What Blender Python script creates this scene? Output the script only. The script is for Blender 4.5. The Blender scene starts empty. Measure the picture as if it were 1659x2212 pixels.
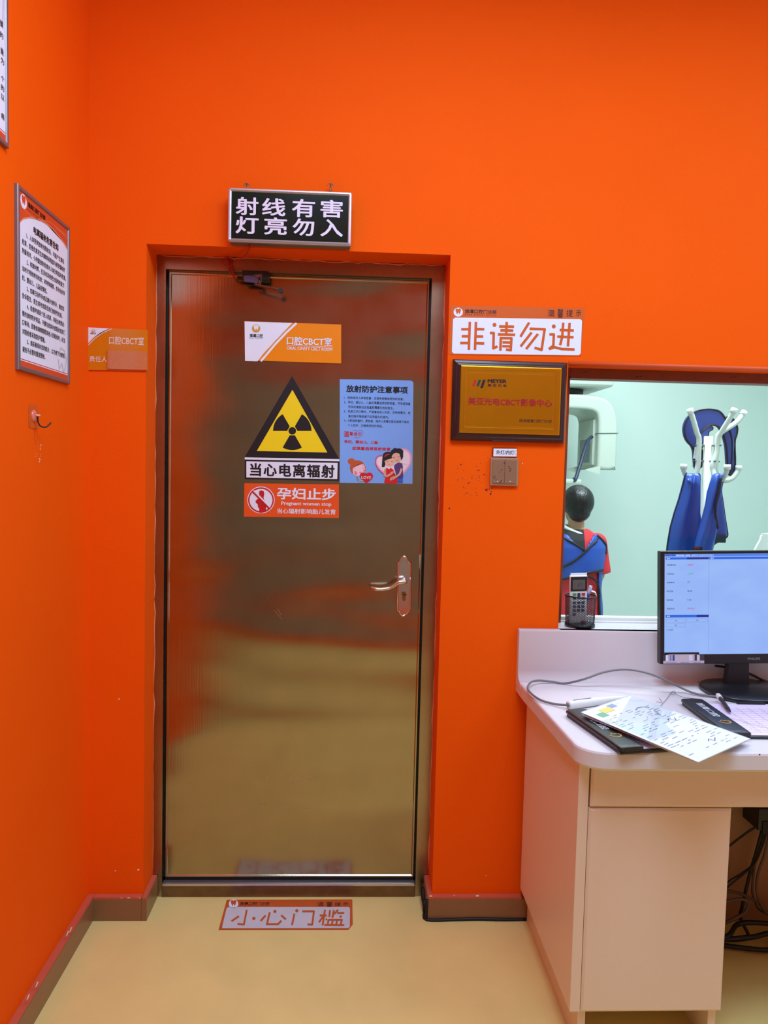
import bpy, bmesh, math, random
from mathutils import Vector, Matrix
from mathutils.bvhtree import BVHTree
random.seed(7)
S = bpy.context.scene
COL = S.collection
PI = math.pi

# ------------------------------------------------------------------ camera
FPX, CX, CY = 1600.0, 829.5, 1106.0
yv = Vector((762 - CX, -(1010 - CY), FPX)).normalized()      # world +Y seen in camera axes (right, up, forward)
zv = Vector((0.0216, 1, 0)); zv = (zv - yv * zv.dot(yv)).normalized()
xv = yv.cross(zv)
if xv.x < 0: xv = -xv
CAM = Vector((0, -2.25, 1.4086))
right = Vector((xv.x, yv.x, zv.x)); up = Vector((xv.y, yv.y, zv.y)); fwd = Vector((xv.z, yv.z, zv.z))
cd = bpy.data.cameras.new('camera'); cam = bpy.data.objects.new('camera', cd); COL.objects.link(cam)
cd.sensor_fit = 'VERTICAL'; cd.sensor_height = 36; cd.lens = FPX * 36 / 2212; cd.clip_start = 0.02
M3 = Matrix((right, up, -fwd)).transposed()
cam.matrix_world = Matrix.Translation(CAM) @ M3.to_4x4()
S.camera = cam

# ------------------------------------------------------------------ light and exposure
S.view_settings.view_transform = 'Standard'; S.view_settings.look = 'None'
S.view_settings.exposure = 0.05; S.view_settings.gamma = 1.0
S.view_settings.use_curve_mapping = False
S.cycles.use_denoising = True
S.cycles.max_bounces = 10; S.cycles.diffuse_bounces = 6; S.cycles.transparent_max_bounces = 16
S.cycles.sample_clamp_indirect = 6
w = bpy.data.worlds.new('world'); S.world = w; w.use_nodes = True
w.node_tree.nodes['Background'].inputs[0].default_value = (0.6, 0.6, 0.65, 1)
w.node_tree.nodes['Background'].inputs[1].default_value = 0.03
def area(name, loc, sx, sy, power, col):
    l = bpy.data.lights.new(name, 'AREA'); l.shape = 'RECTANGLE'; l.size = sx; l.size_y = sy
    l.energy = power; l.color = col
    o = bpy.data.objects.new(name, l); COL.objects.link(o); o.location = loc
    return o
COOL = (0.67, 0.94, 1.30)
area('ceiling_lamp', (0.3, -1.22, 2.97), 1.2, 0.5, 27, COOL)
area('ceiling_lamp', (2.05, -1.08, 2.97), 1.2, 0.6, 24, COOL)
area('ceiling_lamp', (0.2, -1.65, 2.97), 1.2, 0.6, 17, COOL)
SC = (0.84, 1.02, 1.12)
area('scan_room_lamp', (1.5, 1.0, 2.66), 1.2, 0.6, 58, SC)
area('scan_room_lamp', (1.6, 2.3, 2.66), 1.2, 0.4, 9, SC)

# ------------------------------------------------------------------ measuring helper: a photo pixel to a point on a real plane
def P(px, py, **k):
    d = right * ((px - CX) / FPX) + up * (-(py - CY) / FPX) + fwd
    (a, v), = k.items(); i = 'xyz'.index(a)
    return CAM + d * ((v - CAM[i]) / d[i])

# ------------------------------------------------------------------ materials
def lin(c): c = c / 255; return c / 12.92 if c <= 0.04045 else ((c + 0.055) / 1.055) ** 2.4
def rgb(*c): return tuple(lin(x) for x in c) + (1,)
MATS = {}
def mat(name, c, rough=0.5, metal=0.0, noise=None, bump=None, spec=0.5, emit=None, coat=0.0, trans=0.0, stretch=None):
    """c in display RGB; noise=(scale, amount) mottles the colour; bump=(scale, strength)"""
    if name in MATS: return MATS[name]
    m = bpy.data.materials.new(name); m.use_nodes = True
    nt = m.node_tree; N = nt.nodes; L = nt.links; b = N['Principled BSDF']
    col = rgb(*c)
    b.inputs['Base Color'].default_value = col
    b.inputs['Roughness'].default_value = rough; b.inputs['Metallic'].default_value = metal
    b.inputs['Specular IOR Level'].default_value = spec
    if coat: b.inputs['Coat Weight'].default_value = coat; b.inputs['Coat Roughness'].default_value = 0.1
    if trans: b.inputs['Transmission Weight'].default_value = trans
    tc = N.new('ShaderNodeTexCoord'); mp = N.new('ShaderNodeMapping')
    L.new(tc.outputs['Object'], mp.inputs['Vector'])
    if stretch: mp.inputs['Scale'].default_value = stretch
    n = N.new('ShaderNodeTexNoise'); sc, am = noise or (40, 0.03)
    n.inputs['Scale'].default_value = sc; n.inputs['Detail'].default_value = 5
    L.new(mp.outputs[0], n.inputs['Vector'])
    mx = N.new('ShaderNodeMix'); mx.data_type = 'RGBA'
    mx.inputs[6].default_value = tuple(x * (1 - am) for x in col[:3]) + (1,)
    mx.inputs[7].default_value = tuple(min(1, x * (1 + am)) for x in col[:3]) + (1,)
    L.new(n.outputs['Fac'], mx.inputs[0]); L.new(mx.outputs[2], b.inputs['Base Color'])
    if bump:
        n2 = N.new('ShaderNodeTexNoise'); n2.inputs['Scale'].default_value = bump[0]; n2.inputs['Detail'].default_value = 4
        L.new(mp.outputs[0], n2.inputs['Vector'])
        bp = N.new('ShaderNodeBump'); bp.inputs['Strength'].default_value = bump[1]; bp.inputs['Distance'].default_value = 0.01
        L.new(n2.outputs['Fac'], bp.inputs['Height']); L.new(bp.outputs[0], b.inputs['Normal'])
    if emit:
        b.inputs['Emission Color'].default_value = rgb(*emit[0]); b.inputs['Emission Strength'].default_value = emit[1]
    MATS[name] = m
    return m
ORANGE = mat('orange wall paint', (244, 91, 4), 0.7, noise=(3, 0.05), bump=(160, 0.06), spec=0.08)
PINKTOP = mat('dusty orange paint', (196, 92, 64), 0.6, noise=(30, 0.1))
MINT = mat('pale scan room paint', (206, 220, 212), 0.6, noise=(4, 0.02))
CEIL = mat('white ceiling', (235, 235, 232), 0.8)
FLOORM = mat('ochre epoxy floor', (230, 206, 130), 0.42, noise=(7, 0.1), bump=(25, 0.03), spec=0.4)
GREYP = mat('grey blind', (168, 148, 128), 0.6)
BROWNM = mat('bronze skirting', (140, 98, 62), 0.35, noise=(20, 0.06), spec=0.5)
FRAMEB = mat('brown painted window frame', (128, 62, 26), 0.45, noise=(18, 0.2), bump=(60, 0.2))
LAMI = mat('warm white laminate', (236, 210, 186), 0.4, noise=(60, 0.01))
STONE = mat('white solid surface', (222, 217, 217), 0.3, noise=(300, 0.02), spec=0.5)
WHITE = mat('white print', (230, 233, 243), 0.5)
PAPER = mat('paper', (233, 236, 243), 0.7)
BLACK = mat('black print', (18, 16, 18), 0.5)
BLKPL = mat('black plastic', (22, 22, 24), 0.38, bump=(500, 0.05))
LEATH = mat('black leather', (22, 22, 24), 0.32, bump=(700, 0.12), spec=0.6)
RED = mat('red print', (205, 22, 28), 0.5)
ALU = mat('aluminium', (205, 205, 212), 0.3, 0.9, bump=(300, 0.02))
ALUG = mat('grey aluminium frame', (140, 138, 142), 0.38, 0.7)
CHROME = mat('chrome', (225, 220, 215), 0.12, 1.0)
GOLD = mat('gold print', (214, 160, 60), 0.4, 0.3)
CABLEG = mat('grey cable', (120, 116, 118), 0.45)
CABLEB = mat('black cable', (20, 19, 19), 0.45)
CABLEW = mat('brown grey cable', (92, 76, 64), 0.5)
REDW = mat('red wire', (190, 30, 30), 0.4)
DARKGAP = mat('black gasket', (14, 13, 12), 0.6)
WHPL = mat('white plastic', (232, 232, 226), 0.35)
WHMET = mat('white enamel', (206, 210, 200), 0.3)
BLUEC = mat('blue apron vinyl', (38, 78, 170), 0.36, noise=(6, 0.12), bump=(400, 0.08))
NAVYC = mat('navy collar vinyl', (44, 62, 140), 0.5, noise=(8, 0.1), bump=(400, 0.08))
PIPE = mat('black piping', (20, 20, 22), 0.6)
SKIN = mat('skin', (205, 155, 122), 0.5, noise=(20, 0.04))
HAIR = mat('black hair', (16, 15, 16), 0.34, noise=(60, 0.3), bump=(90, 0.5), stretch=(1, 1, 0.15))
SHIRTR = mat('red shirt', (214, 44, 52), 0.75)
SHIRTB = mat('black shirt', (30, 29, 32), 0.7)

def steel(name, base, rough, wav):
    m = bpy.data.materials.new(name); m.use_nodes = True; nt = m.node_tree; N = nt.nodes; L = nt.links
    b = N['Principled BSDF']; b.inputs['Metallic'].default_value = 1.0
    tc = N.new('ShaderNodeTexCoord')
    n = N.new('ShaderNodeTexNoise'); n.inputs['Scale'].default_value = 9; n.inputs['Detail'].default_value = 7
    L.new(tc.outputs['Object'], n.inputs['Vector'])
    cr = N.new('ShaderNodeMix'); cr.data_type = 'RGBA'; c = rgb(*base)
    cr.inputs[6].default_value = tuple(x * 0.86 for x in c[:3]) + (1,)
    cr.inputs[7].default_value = tuple(x * 1.12 for x in c[:3]) + (1,)
    L.new(n.outputs['Fac'], cr.inputs[0]); L.new(cr.outputs[2], b.inputs['Base Color'])
    mr = N.new('ShaderNodeMapRange'); mr.inputs[3].default_value = rough * 0.8; mr.inputs[4].default_value = rough * 1.25
    L.new(n.outputs['Fac'], mr.inputs[0]); L.new(mr.outputs[0], b.inputs['Roughness'])
    # sheet metal: wide soft waves, mostly along the height, and fine vertical brushing
    mp = N.new('ShaderNodeMapping'); mp.inputs['Scale'].default_value = (1.0, 1, 3.2)
    L.new(tc.outputs['Object'], mp.inputs['Vector'])
    wv = N.new('ShaderNodeTexNoise'); wv.inputs['Scale'].default_value = 1.3; wv.inputs['Detail'].default_value = 1
    L.new(mp.outputs[0], wv.inputs['Vector'])
    b1 = N.new('ShaderNodeBump'); b1.inputs['Strength'].default_value = 1.0; b1.inputs['Distance'].default_value = wav
    L.new(wv.outputs['Fac'], b1.inputs['Height'])
    mp2 = N.new('ShaderNodeMapping'); mp2.inputs['Scale'].default_value = (300, 300, 4)
    L.new(tc.outputs['Object'], mp2.inputs['Vector'])
    br = N.new('ShaderNodeTexNoise'); br.inputs['Scale'].default_value = 1; br.inputs['Detail'].default_value = 2
    L.new(mp2.outputs[0], br.inputs['Vector'])
    b2 = N.new('ShaderNodeBump'); b2.inputs['Strength'].default_value = 0.06; b2.inputs['Distance'].default_value = 0.002
    L.new(br.outputs['Fac'], b2.inputs['Height']); L.new(b1.outputs[0], b2.inputs['Normal']); L.new(b2.outputs[0], b.inputs['Normal'])
    return m
STEEL = steel('brushed steel sheet', (170, 158, 130), 0.17, 0.022)
STEELF = steel('steel door frame', (166, 152, 126), 0.26, 0.008)

def glass(name, tint, amt):
    m = bpy.data.materials.new(name); m.use_nodes = True; nt = m.node_tree; N = nt.nodes; L = nt.links
    N.remove(N['Principled BSDF']); out = N['Material Output']
    t = N.new('ShaderNodeBsdfTransparent'); t.inputs[0].default_value = tint
    g = N.new('ShaderNodeBsdfGlossy'); g.inputs['Roughness'].default_value = 0.02
    f = N.new('ShaderNodeFresnel'); f.inputs[0].default_value = 1.45
    mu = N.new('ShaderNodeMath'); mu.operation = 'MULTIPLY'; mu.inputs[1].default_value = amt
    L.new(f.outputs[0], mu.inputs[0]); mx = N.new('ShaderNodeMixShader')
    L.new(mu.outputs[0], mx.inputs[0]); L.new(t.outputs[0], mx.inputs[1]); L.new(g.outputs[0], mx.inputs[2]); L.new(mx.outputs[0], out.inputs[0])
    return m
LEADGL = glass('lead glass', (0.975, 0.975, 0.97, 1), 0.35)
CLEAR = glass('clear acrylic', (0.95, 0.93, 0.92, 1), 1.0)

# ------------------------------------------------------------------ object helpers
WLOC = {}
def empty(name, loc, label, cat, group=None):
    o = bpy.data.objects.new(name, None); COL.objects.link(o); o.location = loc; WLOC[o] = Vector(loc)
    o.empty_display_size = 0.05
    return tag(o, label, cat, group)
def tag(o, label=None, cat=None, group=None, kind=None):
    if label: o['label'] = label
    if cat: o['category'] = cat
    if group: o['group'] = group
    if kind: o['kind'] = kind
    return o
def obj(name, bm, m, parent=None, smooth=False, origin=None):
    """links a bmesh, built in world coordinates, as ONE object; children keep the world place"""
    me = bm if isinstance(bm, bpy.types.Mesh) else bpy.data.meshes.new(name)
    if me is not bm:
        bm.normal_update(); bm.to_mesh(me); bm.free()
    me.name = name
    for q in (m if isinstance(m, (list, tuple)) else [m]): me.materials.append(q)
    if parent is not None: base = WLOC[parent]
    elif origin is not None: base = Vector(origin)
    else:
        xs = [v.co.x for v in me.vertices]; ys = [v.co.y for v in me.vertices]; zs = [v.co.z for v in me.vertices]
        base = Vector(((min(xs) + max(xs)) / 2, (min(ys) + max(ys)) / 2, min(zs)))
    me.transform(Matrix.Translation(-base))
    if smooth:
        for p in me.polygons: p.use_smooth = True
    o = bpy.data.objects.new(name, me); COL.objects.link(o)
    WLOC[o] = base.copy()
    if parent is not None: o.parent = parent
    else: o.location = base
    return o
def struct(name, bm, m, parent=None):
    o = obj(name, bm, m, parent); o['kind'] = 'structure'; return o
def B(*boxes, bev=0.0, seg=2, mtx=None):
    bm = bmesh.new()
    for x0, x1, y0, y1, z0, z1 in boxes:
        r = bmesh.ops.create_cube(bm, size=1)
        bmesh.ops.scale(bm, vec=(x1 - x0, y1 - y0, z1 - z0), verts=r['verts'])
        bmesh.ops.translate(bm, vec=((x0 + x1) / 2, (y0 + y1) / 2, (z0 + z1) / 2), verts=r['verts'])
    if bev: bmesh.ops.bevel(bm, geom=bm.edges[:], offset=bev, segments=seg, profile=0.7, affect='EDGES')
    if mtx is not None: bm.transform(mtx)
    return bm
def cat_pts(pts, n=8, closed=False):
    pts = [Vector(p) for p in pts]; out = []; N = len(pts)
    rng = range(N if closed else N - 1)
    for i in rng:
        if closed: p0, p1, p2, p3 = pts[(i - 1) % N], pts[i], pts[(i + 1) % N], pts[(i + 2) % N]
        else: p0, p1, p2, p3 = pts[max(i - 1, 0)], pts[i], pts[i + 1], pts[min(i + 2, N - 1)]
        for k in range(n):
            t = k / n
            out.append(0.5 * ((2 * p1) + (p2 - p0) * t + (2 * p0 - 5 * p1 + 4 * p2 - p3) * t * t + (3 * p1 - p0 - 3 * p2 + p3) * t ** 3))
    if not closed: out.append(pts[-1])
    return out
def tube(pts, r, n=8, sm=8, closed=False, bm=None, flat=1.0):
    """a swept tube; r a number or one radius per given point; flat squashes one axis"""
    bm = bm or bmesh.new()
    rs = r if isinstance(r, (list, tuple)) else [r] * len(pts)
    path = cat_pts(pts, sm, closed) if sm > 1 else [Vector(p) for p in pts]
    rad = []
    for i in range(len(path)):
        t = i / max(1, sm); a = int(t); f = t - a
        rad.append(rs[a % len(rs)] * (1 - f) + rs[(a + 1) % len(rs) if closed else min(a + 1, len(rs) - 1)] * f)
    ref = None; rings = []; M = len(path)
    for i, p in enumerate(path):
        a = path[(i - 1) % M] if closed else path[max(i - 1, 0)]
        b = path[(i + 1) % M] if closed else path[min(i + 1, M - 1)]
        d = (b - a)
        d = d.normalized() if d.length > 1e-9 else Vector((0, 0, 1))
        if ref is None:
            ref = d.orthogonal().normalized()
        ref = (ref - d * ref.dot(d))
        ref = ref.normalized() if ref.length > 1e-6 else d.orthogonal().normalized()
        s = d.cross(ref)
        rings.append([bm.verts.new(p + (ref * math.cos(2 * PI * k / n) + s * math.sin(2 * PI * k / n) * flat) * rad[i]) for k in range(n)])
    for i in range(M if closed else M - 1):
        A, C = rings[i], rings[(i + 1) % M]
        for k in range(n): 
            f = bm.faces.new((A[k], A[(k + 1) % n], C[(k + 1) % n], C[k])); f.smooth = True
    if not closed:
        bm.faces.new(rings[0][::-1]); bm.faces.new(rings[-1])
    return bm
def loft(rings, bm=None, cap=True):
    bm = bm or bmesh.new(); n = len(rings[0])
    R = [[bm.verts.new(p) for p in r] for r in rings]
    for a, c in zip(R, R[1:]):
        for k in range(n):
            f = bm.faces.new((a[k], a[(k + 1) % n], c[(k + 1) % n], c[k])); f.smooth = True
    if cap: bm.faces.new(R[0][::-1]); bm.faces.new(R[-1])
    return bm
def ell(cx, cy, z, rx, ry, n=28, p=2.0):
    out = []
    for k in range(n):
        a = 2 * PI * k / n; c, s = math.cos(a), math.sin(a)
        out.append((cx + rx * math.copysign(abs(c) ** (2 / p), c), cy + ry * math.copysign(abs(s) ** (2 / p), s), z))
    return out
def ball(c, r, bm=None, u=24, v=16, mtx=None):
    bm = bm or bmesh.new(); q = bmesh.ops.create_uvsphere(bm, u_segments=u, v_segments=v, radius=1)
    r = r if isinstance(r, (tuple, list)) else (r, r, r)
    bmesh.ops.scale(bm, vec=r, verts=q['verts'])
    if mtx is not None: bmesh.ops.transform(bm, matrix=mtx, verts=q['verts'])
    bmesh.ops.translate(bm, vec=c, verts=q['verts'])
    for f in bm.faces: f.smooth = True
    return bm
def caps(p0, r0, p1, r1, bm=None, n=16):
    """tapered limb with round ends"""
    p0, p1 = Vector(p0), Vector(p1); d = (p1 - p0).normalized(); a = d.orthogonal().normalized(); b = d.cross(a)
    rings = []
    for k in range(5):
        t = -PI / 2 + PI / 2 * (k + 0.3) / 4.3 
        rings.append((p0 + d * r0 * math.sin(t), r0 * math.cos(t)))
    for k in range(5):
        t = PI / 2 * k / 4.3
        rings.append((p1 + d * r1 * math.sin(t), r1 * math.cos(t)))
    return loft([[c + (a * math.cos(2 * PI * k / n) + b * math.sin(2 * PI * k / n)) * r for k in range(n)] for c, r in rings], bm)
def evaluated(bm, mods):
    me = bpy.data.meshes.new('tmp'); bm.normal_update(); bm.to_mesh(me); bm.free()
    o = bpy.data.objects.new('tmp', me); COL.objects.link(o)
    for typ, kw in mods:
        md = o.modifiers.new(typ, typ)
        for k, v in kw.items(): setattr(md, k, v)
    dg = bpy.context.evaluated_depsgraph_get(); dg.update()
    r = bpy.data.meshes.new_from_object(o.evaluated_get(dg))
    bpy.data.objects.remove(o); bpy.data.meshes.remove(me)
    r.materials.clear()
    return r
def fuse(bm, vox=0.005, it=6):
    return evaluated(bm, [('REMESH', dict(mode='VOXEL', voxel_size=vox, use_smooth_shade=True)), ('SMOOTH', dict(iterations=it, factor=0.5))])

# flat prints: a Face is a plane with a printing side
class Face:
    def __init__(s, axis, val): s.a, s.v = axis, val
    def at(s, px, py, off=0.0):
        v = s.v + (-off if s.a == 'y' else off)
        return P(px, py, **{s.a: v})
class Frame:
    """a local printing plane: origin, unit u (reading direction), unit v (up), normal"""
    def __init__(s, o, u, v):
        s.o = Vector(o); s.u = Vector(u).normalized(); s.w = Vector(v).normalized(); s.n = s.u.cross(s.w)
    def at(s, a, b, off=0.0): return s.o + s.u * a + s.w * b + s.n * off
def poly(face, pts, off, bm=None):
    bm = bm or bmesh.new()
    vs = [bm.verts.new(face.at(x, y, off)) for x, y in pts]
    f = bm.faces.new(vs); bmesh.ops.triangulate(bm, faces=[f])
    return bm
def disc_pts(cx, cy, rx, ry=None, n=28, a0=0, a1=2 * PI):
    ry = ry or rx
    full = abs(a1 - a0 - 2 * PI) < 1e-6
    return [(cx + rx * math.cos(a0 + (a1 - a0) * k / (n if full else n - 1)), cy + ry * math.sin(a0 + (a1 - a0) * k / (n if full else n - 1))) for k in range(n)]
def strokes(face, lines, wd, off, bm=None, dots=()):
    """brush lines of even width with round joints, in the face's own coordinates"""
    bm = bm or bmesh.new(); base = off
    for ln in lines:
        for (x0, y0), (x1, y1) in zip(ln, ln[1:]):
            off = base + 1.5e-5 * (len(bm.faces) % 24)
            dx, dy = x1 - x0, y1 - y0; l = math.hypot(dx, dy) or 1e-9; nx, ny = -dy / l * wd / 2, dx / l * wd / 2
            poly(face, [(x0 + nx, y0 + ny), (x1 + nx, y1 + ny), (x1 - nx, y1 - ny), (x0 - nx, y0 - ny)], off, bm)
        for x, y in (ln[1:-1] if len(ln) > 2 else []): poly(face, disc_pts(x, y, wd / 2, n=10), base + 4e-4, bm)
    for x, y, r in dots: poly(face, disc_pts(x, y, r, n=18), off, bm)
    return bm
def glyphs(body, bold=0.0, spacing=1.0):
    cu = bpy.data.curves.new('t', 'FONT'); cu.body = body; cu.size = 1; cu.resolution_u = 3; cu.space_character = spacing
    o = bpy.data.objects.new('t', cu); COL.objects.link(o)
    dg = bpy.context.evaluated_depsgraph_get(); dg.update()
    me = bpy.data.meshes.new_from_object(o.evaluated_get(dg))
    bpy.data.objects.remove(o); bpy.data.curves.remove(cu)
    V = [(v.co.x, v.co.y, 0.0) for v in me.vertices]; F = [tuple(p.vertices) for p in me.polygons]
    bpy.data.meshes.remove(me)
    if bold:                                                     # heavier face: the same letters struck again beside themselves
        V0, F0 = V, F; V, F = [], []
        for dx, dy in ((-1, 0), (1, 0), (0, -.8), (0, .8), (-.7, -.6), (.7, .6), (-.7, .6), (.7, -.6)) if bold > .015 else ((-1, 0), (1, 0), (0, .8), (0, -.8)):
            k = len(V); V += [(x + dx * bold, y + dy * bold, len(F) / len(F0) * 4e-5) for x, y, _ in V0]; F += [tuple(i + k for i in f) for f in F0]
    return V, F
def write(face, body, x0, y0, x1, y1, off, bm=None, bold=0.0, spacing=1.0, box=None):
    """letters fitted to the rectangle x0,y0 (top left) to x1,y1 (bottom right) in the face's coordinates"""
    bm = bm or bmesh.new()
    V, F = glyphs(body, bold, spacing)
    if not V: return bm
    ax, bx = min(v[0] for v in V), max(v[0] for v in V)
    ay, by = (min(v[1] for v in V), max(v[1] for v in V)) if box is None else box
    tl, tr, bl = face.at(x0, y0, off), face.at(x1, y0, off), face.at(x0, y1, off)
    if isinstance(face, Face):                                  # keep lettering upright in the place
        br = face.at(x1, y1, off); c = (tl + tr + bl + br) / 4
        wv = ((tr - tl).length + (br - bl).length) / 2; hv = ((tl - bl).length + (tr - br).length) / 2
        u = {'y': Vector((1, 0, 0)), 'x': Vector((0, 1, 0)), 'z': Vector((1, 0, 0))}[face.a]
        v = {'y': Vector((0, 0, 1)), 'x': Vector((0, 0, 1)), 'z': Vector((0, 1, 0))}[face.a]
        o = c - u * wv / 2 - v * hv / 2
        U, W = u * wv, v * hv
    else: o, U, W = bl, tr - tl, tl - bl
    n_ = U.cross(W).normalized()
    if isinstance(face, Face) and face.a == 'x': n_ = Vector((1, 0, 0))
    vs = [bm.verts.new(o + U * ((x - ax) / (bx - ax)) + W * ((y - ay) / (by - ay)) + n_ * d) for x, y, d in V]
    for f in F:
        try: bm.faces.new([vs[i] for i in f])
        except ValueError: pass
    return bm
CJK = (-0.1, 0.86)
def Zm(ox, oy, k): return lambda x, y: (ox + x / k, oy + y / k)
def wz(face, z, body, x0, y0, x1, y1, off, bm=None, **kw):
    a, b = z(x0, y0); c, d = z(x1, y1)
    return write(face, body, a, b, c, d, off, bm, **kw)
def pz(z, pts): return [z(x, y) for x, y in pts]
TOOTH = [(-.58, .68), (-.34, .80), (0, .62), (.34, .80), (.60, .70), (.68, .35), (.52, -.2), (.34, -.62), (.2, -.36), (.06, -.14), (-.1, -.32), (-.26, -.62), (-.48, -.2), (-.66, .3)]
def tooth_logo(face, cx, cy, r, off, ring, inner, parent, flipy=-1, rot=0):
    """swirled disc with a tooth cut into it"""
    c, s = math.cos(rot), math.sin(rot)
    T = lambda q: [(cx + r * (x * c - y * s), cy + flipy * r * (x * s + y * c)) for x, y in q]
    a = poly(face, T(disc_pts(0, -.05, 1.0, 0.98, n=36, a0=PI * 0.5 - 5.5, a1=PI * 0.5 + 0.35)), off)
    o = obj('logo', a, ring, parent)
    o2 = obj('tooth_mark', poly(face, T([(p.x, p.y) for p in cat_pts([(x * .86, y * .9 + .05, 0) for x, y in TOOTH], 4, True)]), off + 0.0003), inner, parent if parent.parent is not None else o)
    return o

# ------------------------------------------------------------------ the room
XL, XR, YF, H = -0.787, 3.0, -3.3, 3.0
TH = 0.17
DX0, DX1, DZ = -0.620, 0.279, 2.051           # door recess
WX0, WX1, WZ0, WZ1 = 0.648, 1.95, 0.90, 1.740  # window opening
struct('wall_side_passage', B((-3.1, -3.0, YF, -1.28, 0, H), (-3.0, XL - .2, -1.38, -1.28, 0, H)), GREYP)
struct('floor', B((-3.1, XR + .2, YF - .2, TH, -0.12, 0)), FLOORM)
struct('floor_scan_room', B((-1.0, 3.3, TH, 3.1, -0.12, 0)), mat('grey scan room floor', (196, 204, 202), 0.5))
struct('ceiling', B((-3.1, XR + .2, YF - .2, 0.0, H, H + .1)), CEIL)
bm = B((XL - .2, DX0, 0, TH, 0, H), (DX1, WX0, 0, TH, 0, H), (DX0, DX1, 0, TH, DZ, H), (WX0, WX1, 0, TH, 0, WZ0), (WX0, WX1, 0, TH, WZ1, H), (WX1, XR + .2, 0, TH, 0, H))
for f in bm.faces:
    c = f.calc_center_median()
    if f.normal.y > 0.5: f.material_index = 1
o = obj('wall_back', bm, [ORANGE, MINT]); o['kind'] = 'structure'
struct('wall_left', B((XL - .2, XL, -1.38, 0, 0, H)), ORANGE)
struct('wall_right', B((XR, XR + .2, YF, 0, 0, H)), CEIL)
# wall behind the photographer: orange with a wide grey-blinded opening
struct('wall_front', B((2.2, XR + .2, YF - .2, YF, 0, H), (-3.1, 2.2, YF - .2, YF, 0, 0.28), (-3.1, 2.2, YF - .2, YF, 2.30, H)), ORANGE)
struct('window_2', B((-3.1, 2.2, YF - .12, YF - .08, 0.28, 2.30)), GREYP)
# scan room shell behind the window
struct('wall_scan_room_far', B((-1.0, 3.3, 3.0, 3.1, 0, 2.7)), MINT)
struct('wall_scan_room_left', B((-1.0, -0.9, TH, 3.0, 0, 2.7)), MINT)
struct('wall_scan_room_right', B((3.2, 3.3, TH, 3.0, 0, 2.7)), MINT)
struct('ceiling_scan_room', B((-1.0, 3.3, TH, 3.1, 2.7, 2.8)), CEIL)

# skirting: bronze strip with a paint-dusted top edge
def skirt(name, boxes, tops):
    o = struct(name, B(*boxes), BROWNM)
    struct('painted_edge', B(*tops), PINKTOP, o)
    return o
BH, BD = 0.068, 0.02
skirt('baseboard_left', [(XL, XL + BD, -1.38, 0, 0, BH)], [(XL, XL + BD - .001, -1.38, 0, BH, BH + .006)])
skirt('baseboard_back', [(XL + BD, DX0 + .001, -BD, 0, 0, BH), (DX0 - .001, DX0 + BD - .004, -BD, 0.108, 0, BH)],
      [(XL + BD, DX0 + .001, -BD + .001, 0, BH, BH + .006), (DX0, DX0 + BD - .005, -BD + .001, 0.108, BH, BH + .006)])
o = skirt('baseboard_right', [(DX1 - BD + .004, DX1, -BD, 0.108, 0, BH), (DX1, 0.576, -BD, 0, 0, BH)],
      [(DX1 - BD + .005, DX1, -BD + .001, 0.108, BH, BH + .006), (DX1, 0.56, -BD + .001, 0, BH, BH + .006)])
sl = bmesh.new()
tube([(DX1 - BD + .002, .10, .003), (DX1 - BD + .001, .03, .003), (DX1 - BD + .002, -BD - .002, .003), (.35, -BD - .003, .004), (.42, -BD - .002, .006), (.5, -BD - .004, .004), (.575, -BD - .002, .003)], 0.005, sm=4, bm=sl, n=6)
tube([(DX1 - BD + .001, -BD, .002), (DX1 - BD + .003, -BD, BH)], .004, sm=1, bm=sl, n=6)
tube([(DX1 - BD + .001, .02, .004), (DX1 - BD + .001, .03, .03), (DX1 - BD, .05, .02), (DX1 - BD, .09, .04)], .008, sm=4, bm=sl, n=6)
struct('black_sealant', sl, DARKGAP, o)

# ------------------------------------------------------------------ the steel door
FY, LY = 0.11, 0.128
door = bpy.data.objects.new('door_1', None); COL.objects.link(door); WLOC[door] = Vector((-0.17, FY, 0)); door.location = (-0.17, FY, 0); door['kind'] = 'structure'
FI0, FI1, FIZ = -0.591, 0.236, 2.008
fr = B((DX0, FI0, FY, TH, 0, DZ), (FI1, DX1, FY, TH, 0, DZ), (FI0, FI1, FY, TH, FIZ, DZ))
obj('door_frame', fr, STEELF, door)
obj('threshold', B((FI0, FI1, FY - .004, TH, 0, 0.040), bev=.003), mat('worn brown steel', (124, 100, 70), .45, .8, noise=(26, .35), bump=(60, .1)), door)
obj('threshold_edge', B((FI0 + .002, FI1 - .002, FY - .006, FY + .02, 0.038, 0.046), bev=.002), ALU, door)
obj('door_gasket', B((FI0, FI0 + .005, LY + .004, TH, .04, FIZ), (FI1 - .005, FI1, LY + .004, TH, .04, FIZ), (FI0, FI1, LY + .004, TH, .04, .056)), DARKGAP, door)
obj('door_stop', B((FI0 + .005, FI1 - .005, LY + .002, TH, FIZ - .0035, FIZ)), STEELF, door)
# leaf: sheet with a slightly raised, bevelled rim
LX0, LX1, LZ0, LZ1 = -0.5855, 0.231, 0.056, 2.0045
bm = bmesh.new()
def ringrect(x0, x1, z0, z1, y): return [bm.verts.new((x, y, z)) for x, z in ((x0, z0), (x1, z0), (x1, z1), (x0, z1))]
prev = None
for ins, y in ((0, TH - .005), (0, LY - .001), (0.002, LY - .003), (0.006, LY - .003), (0.009, LY)):
    r = ringrect(LX0 + ins, LX1 - ins, LZ0 + ins, LZ1 - ins, y)
    if prev:
        for k in range(4): bm.faces.new((prev[k], prev[(k + 1) % 4], r[(k + 1) % 4], r[k]))
    prev = r
bm.faces.new(prev)
bmesh.ops.recalc_face_normals(bm, faces=bm.faces[:])
leaf = obj('door_leaf', bm, STEEL, door)
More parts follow.
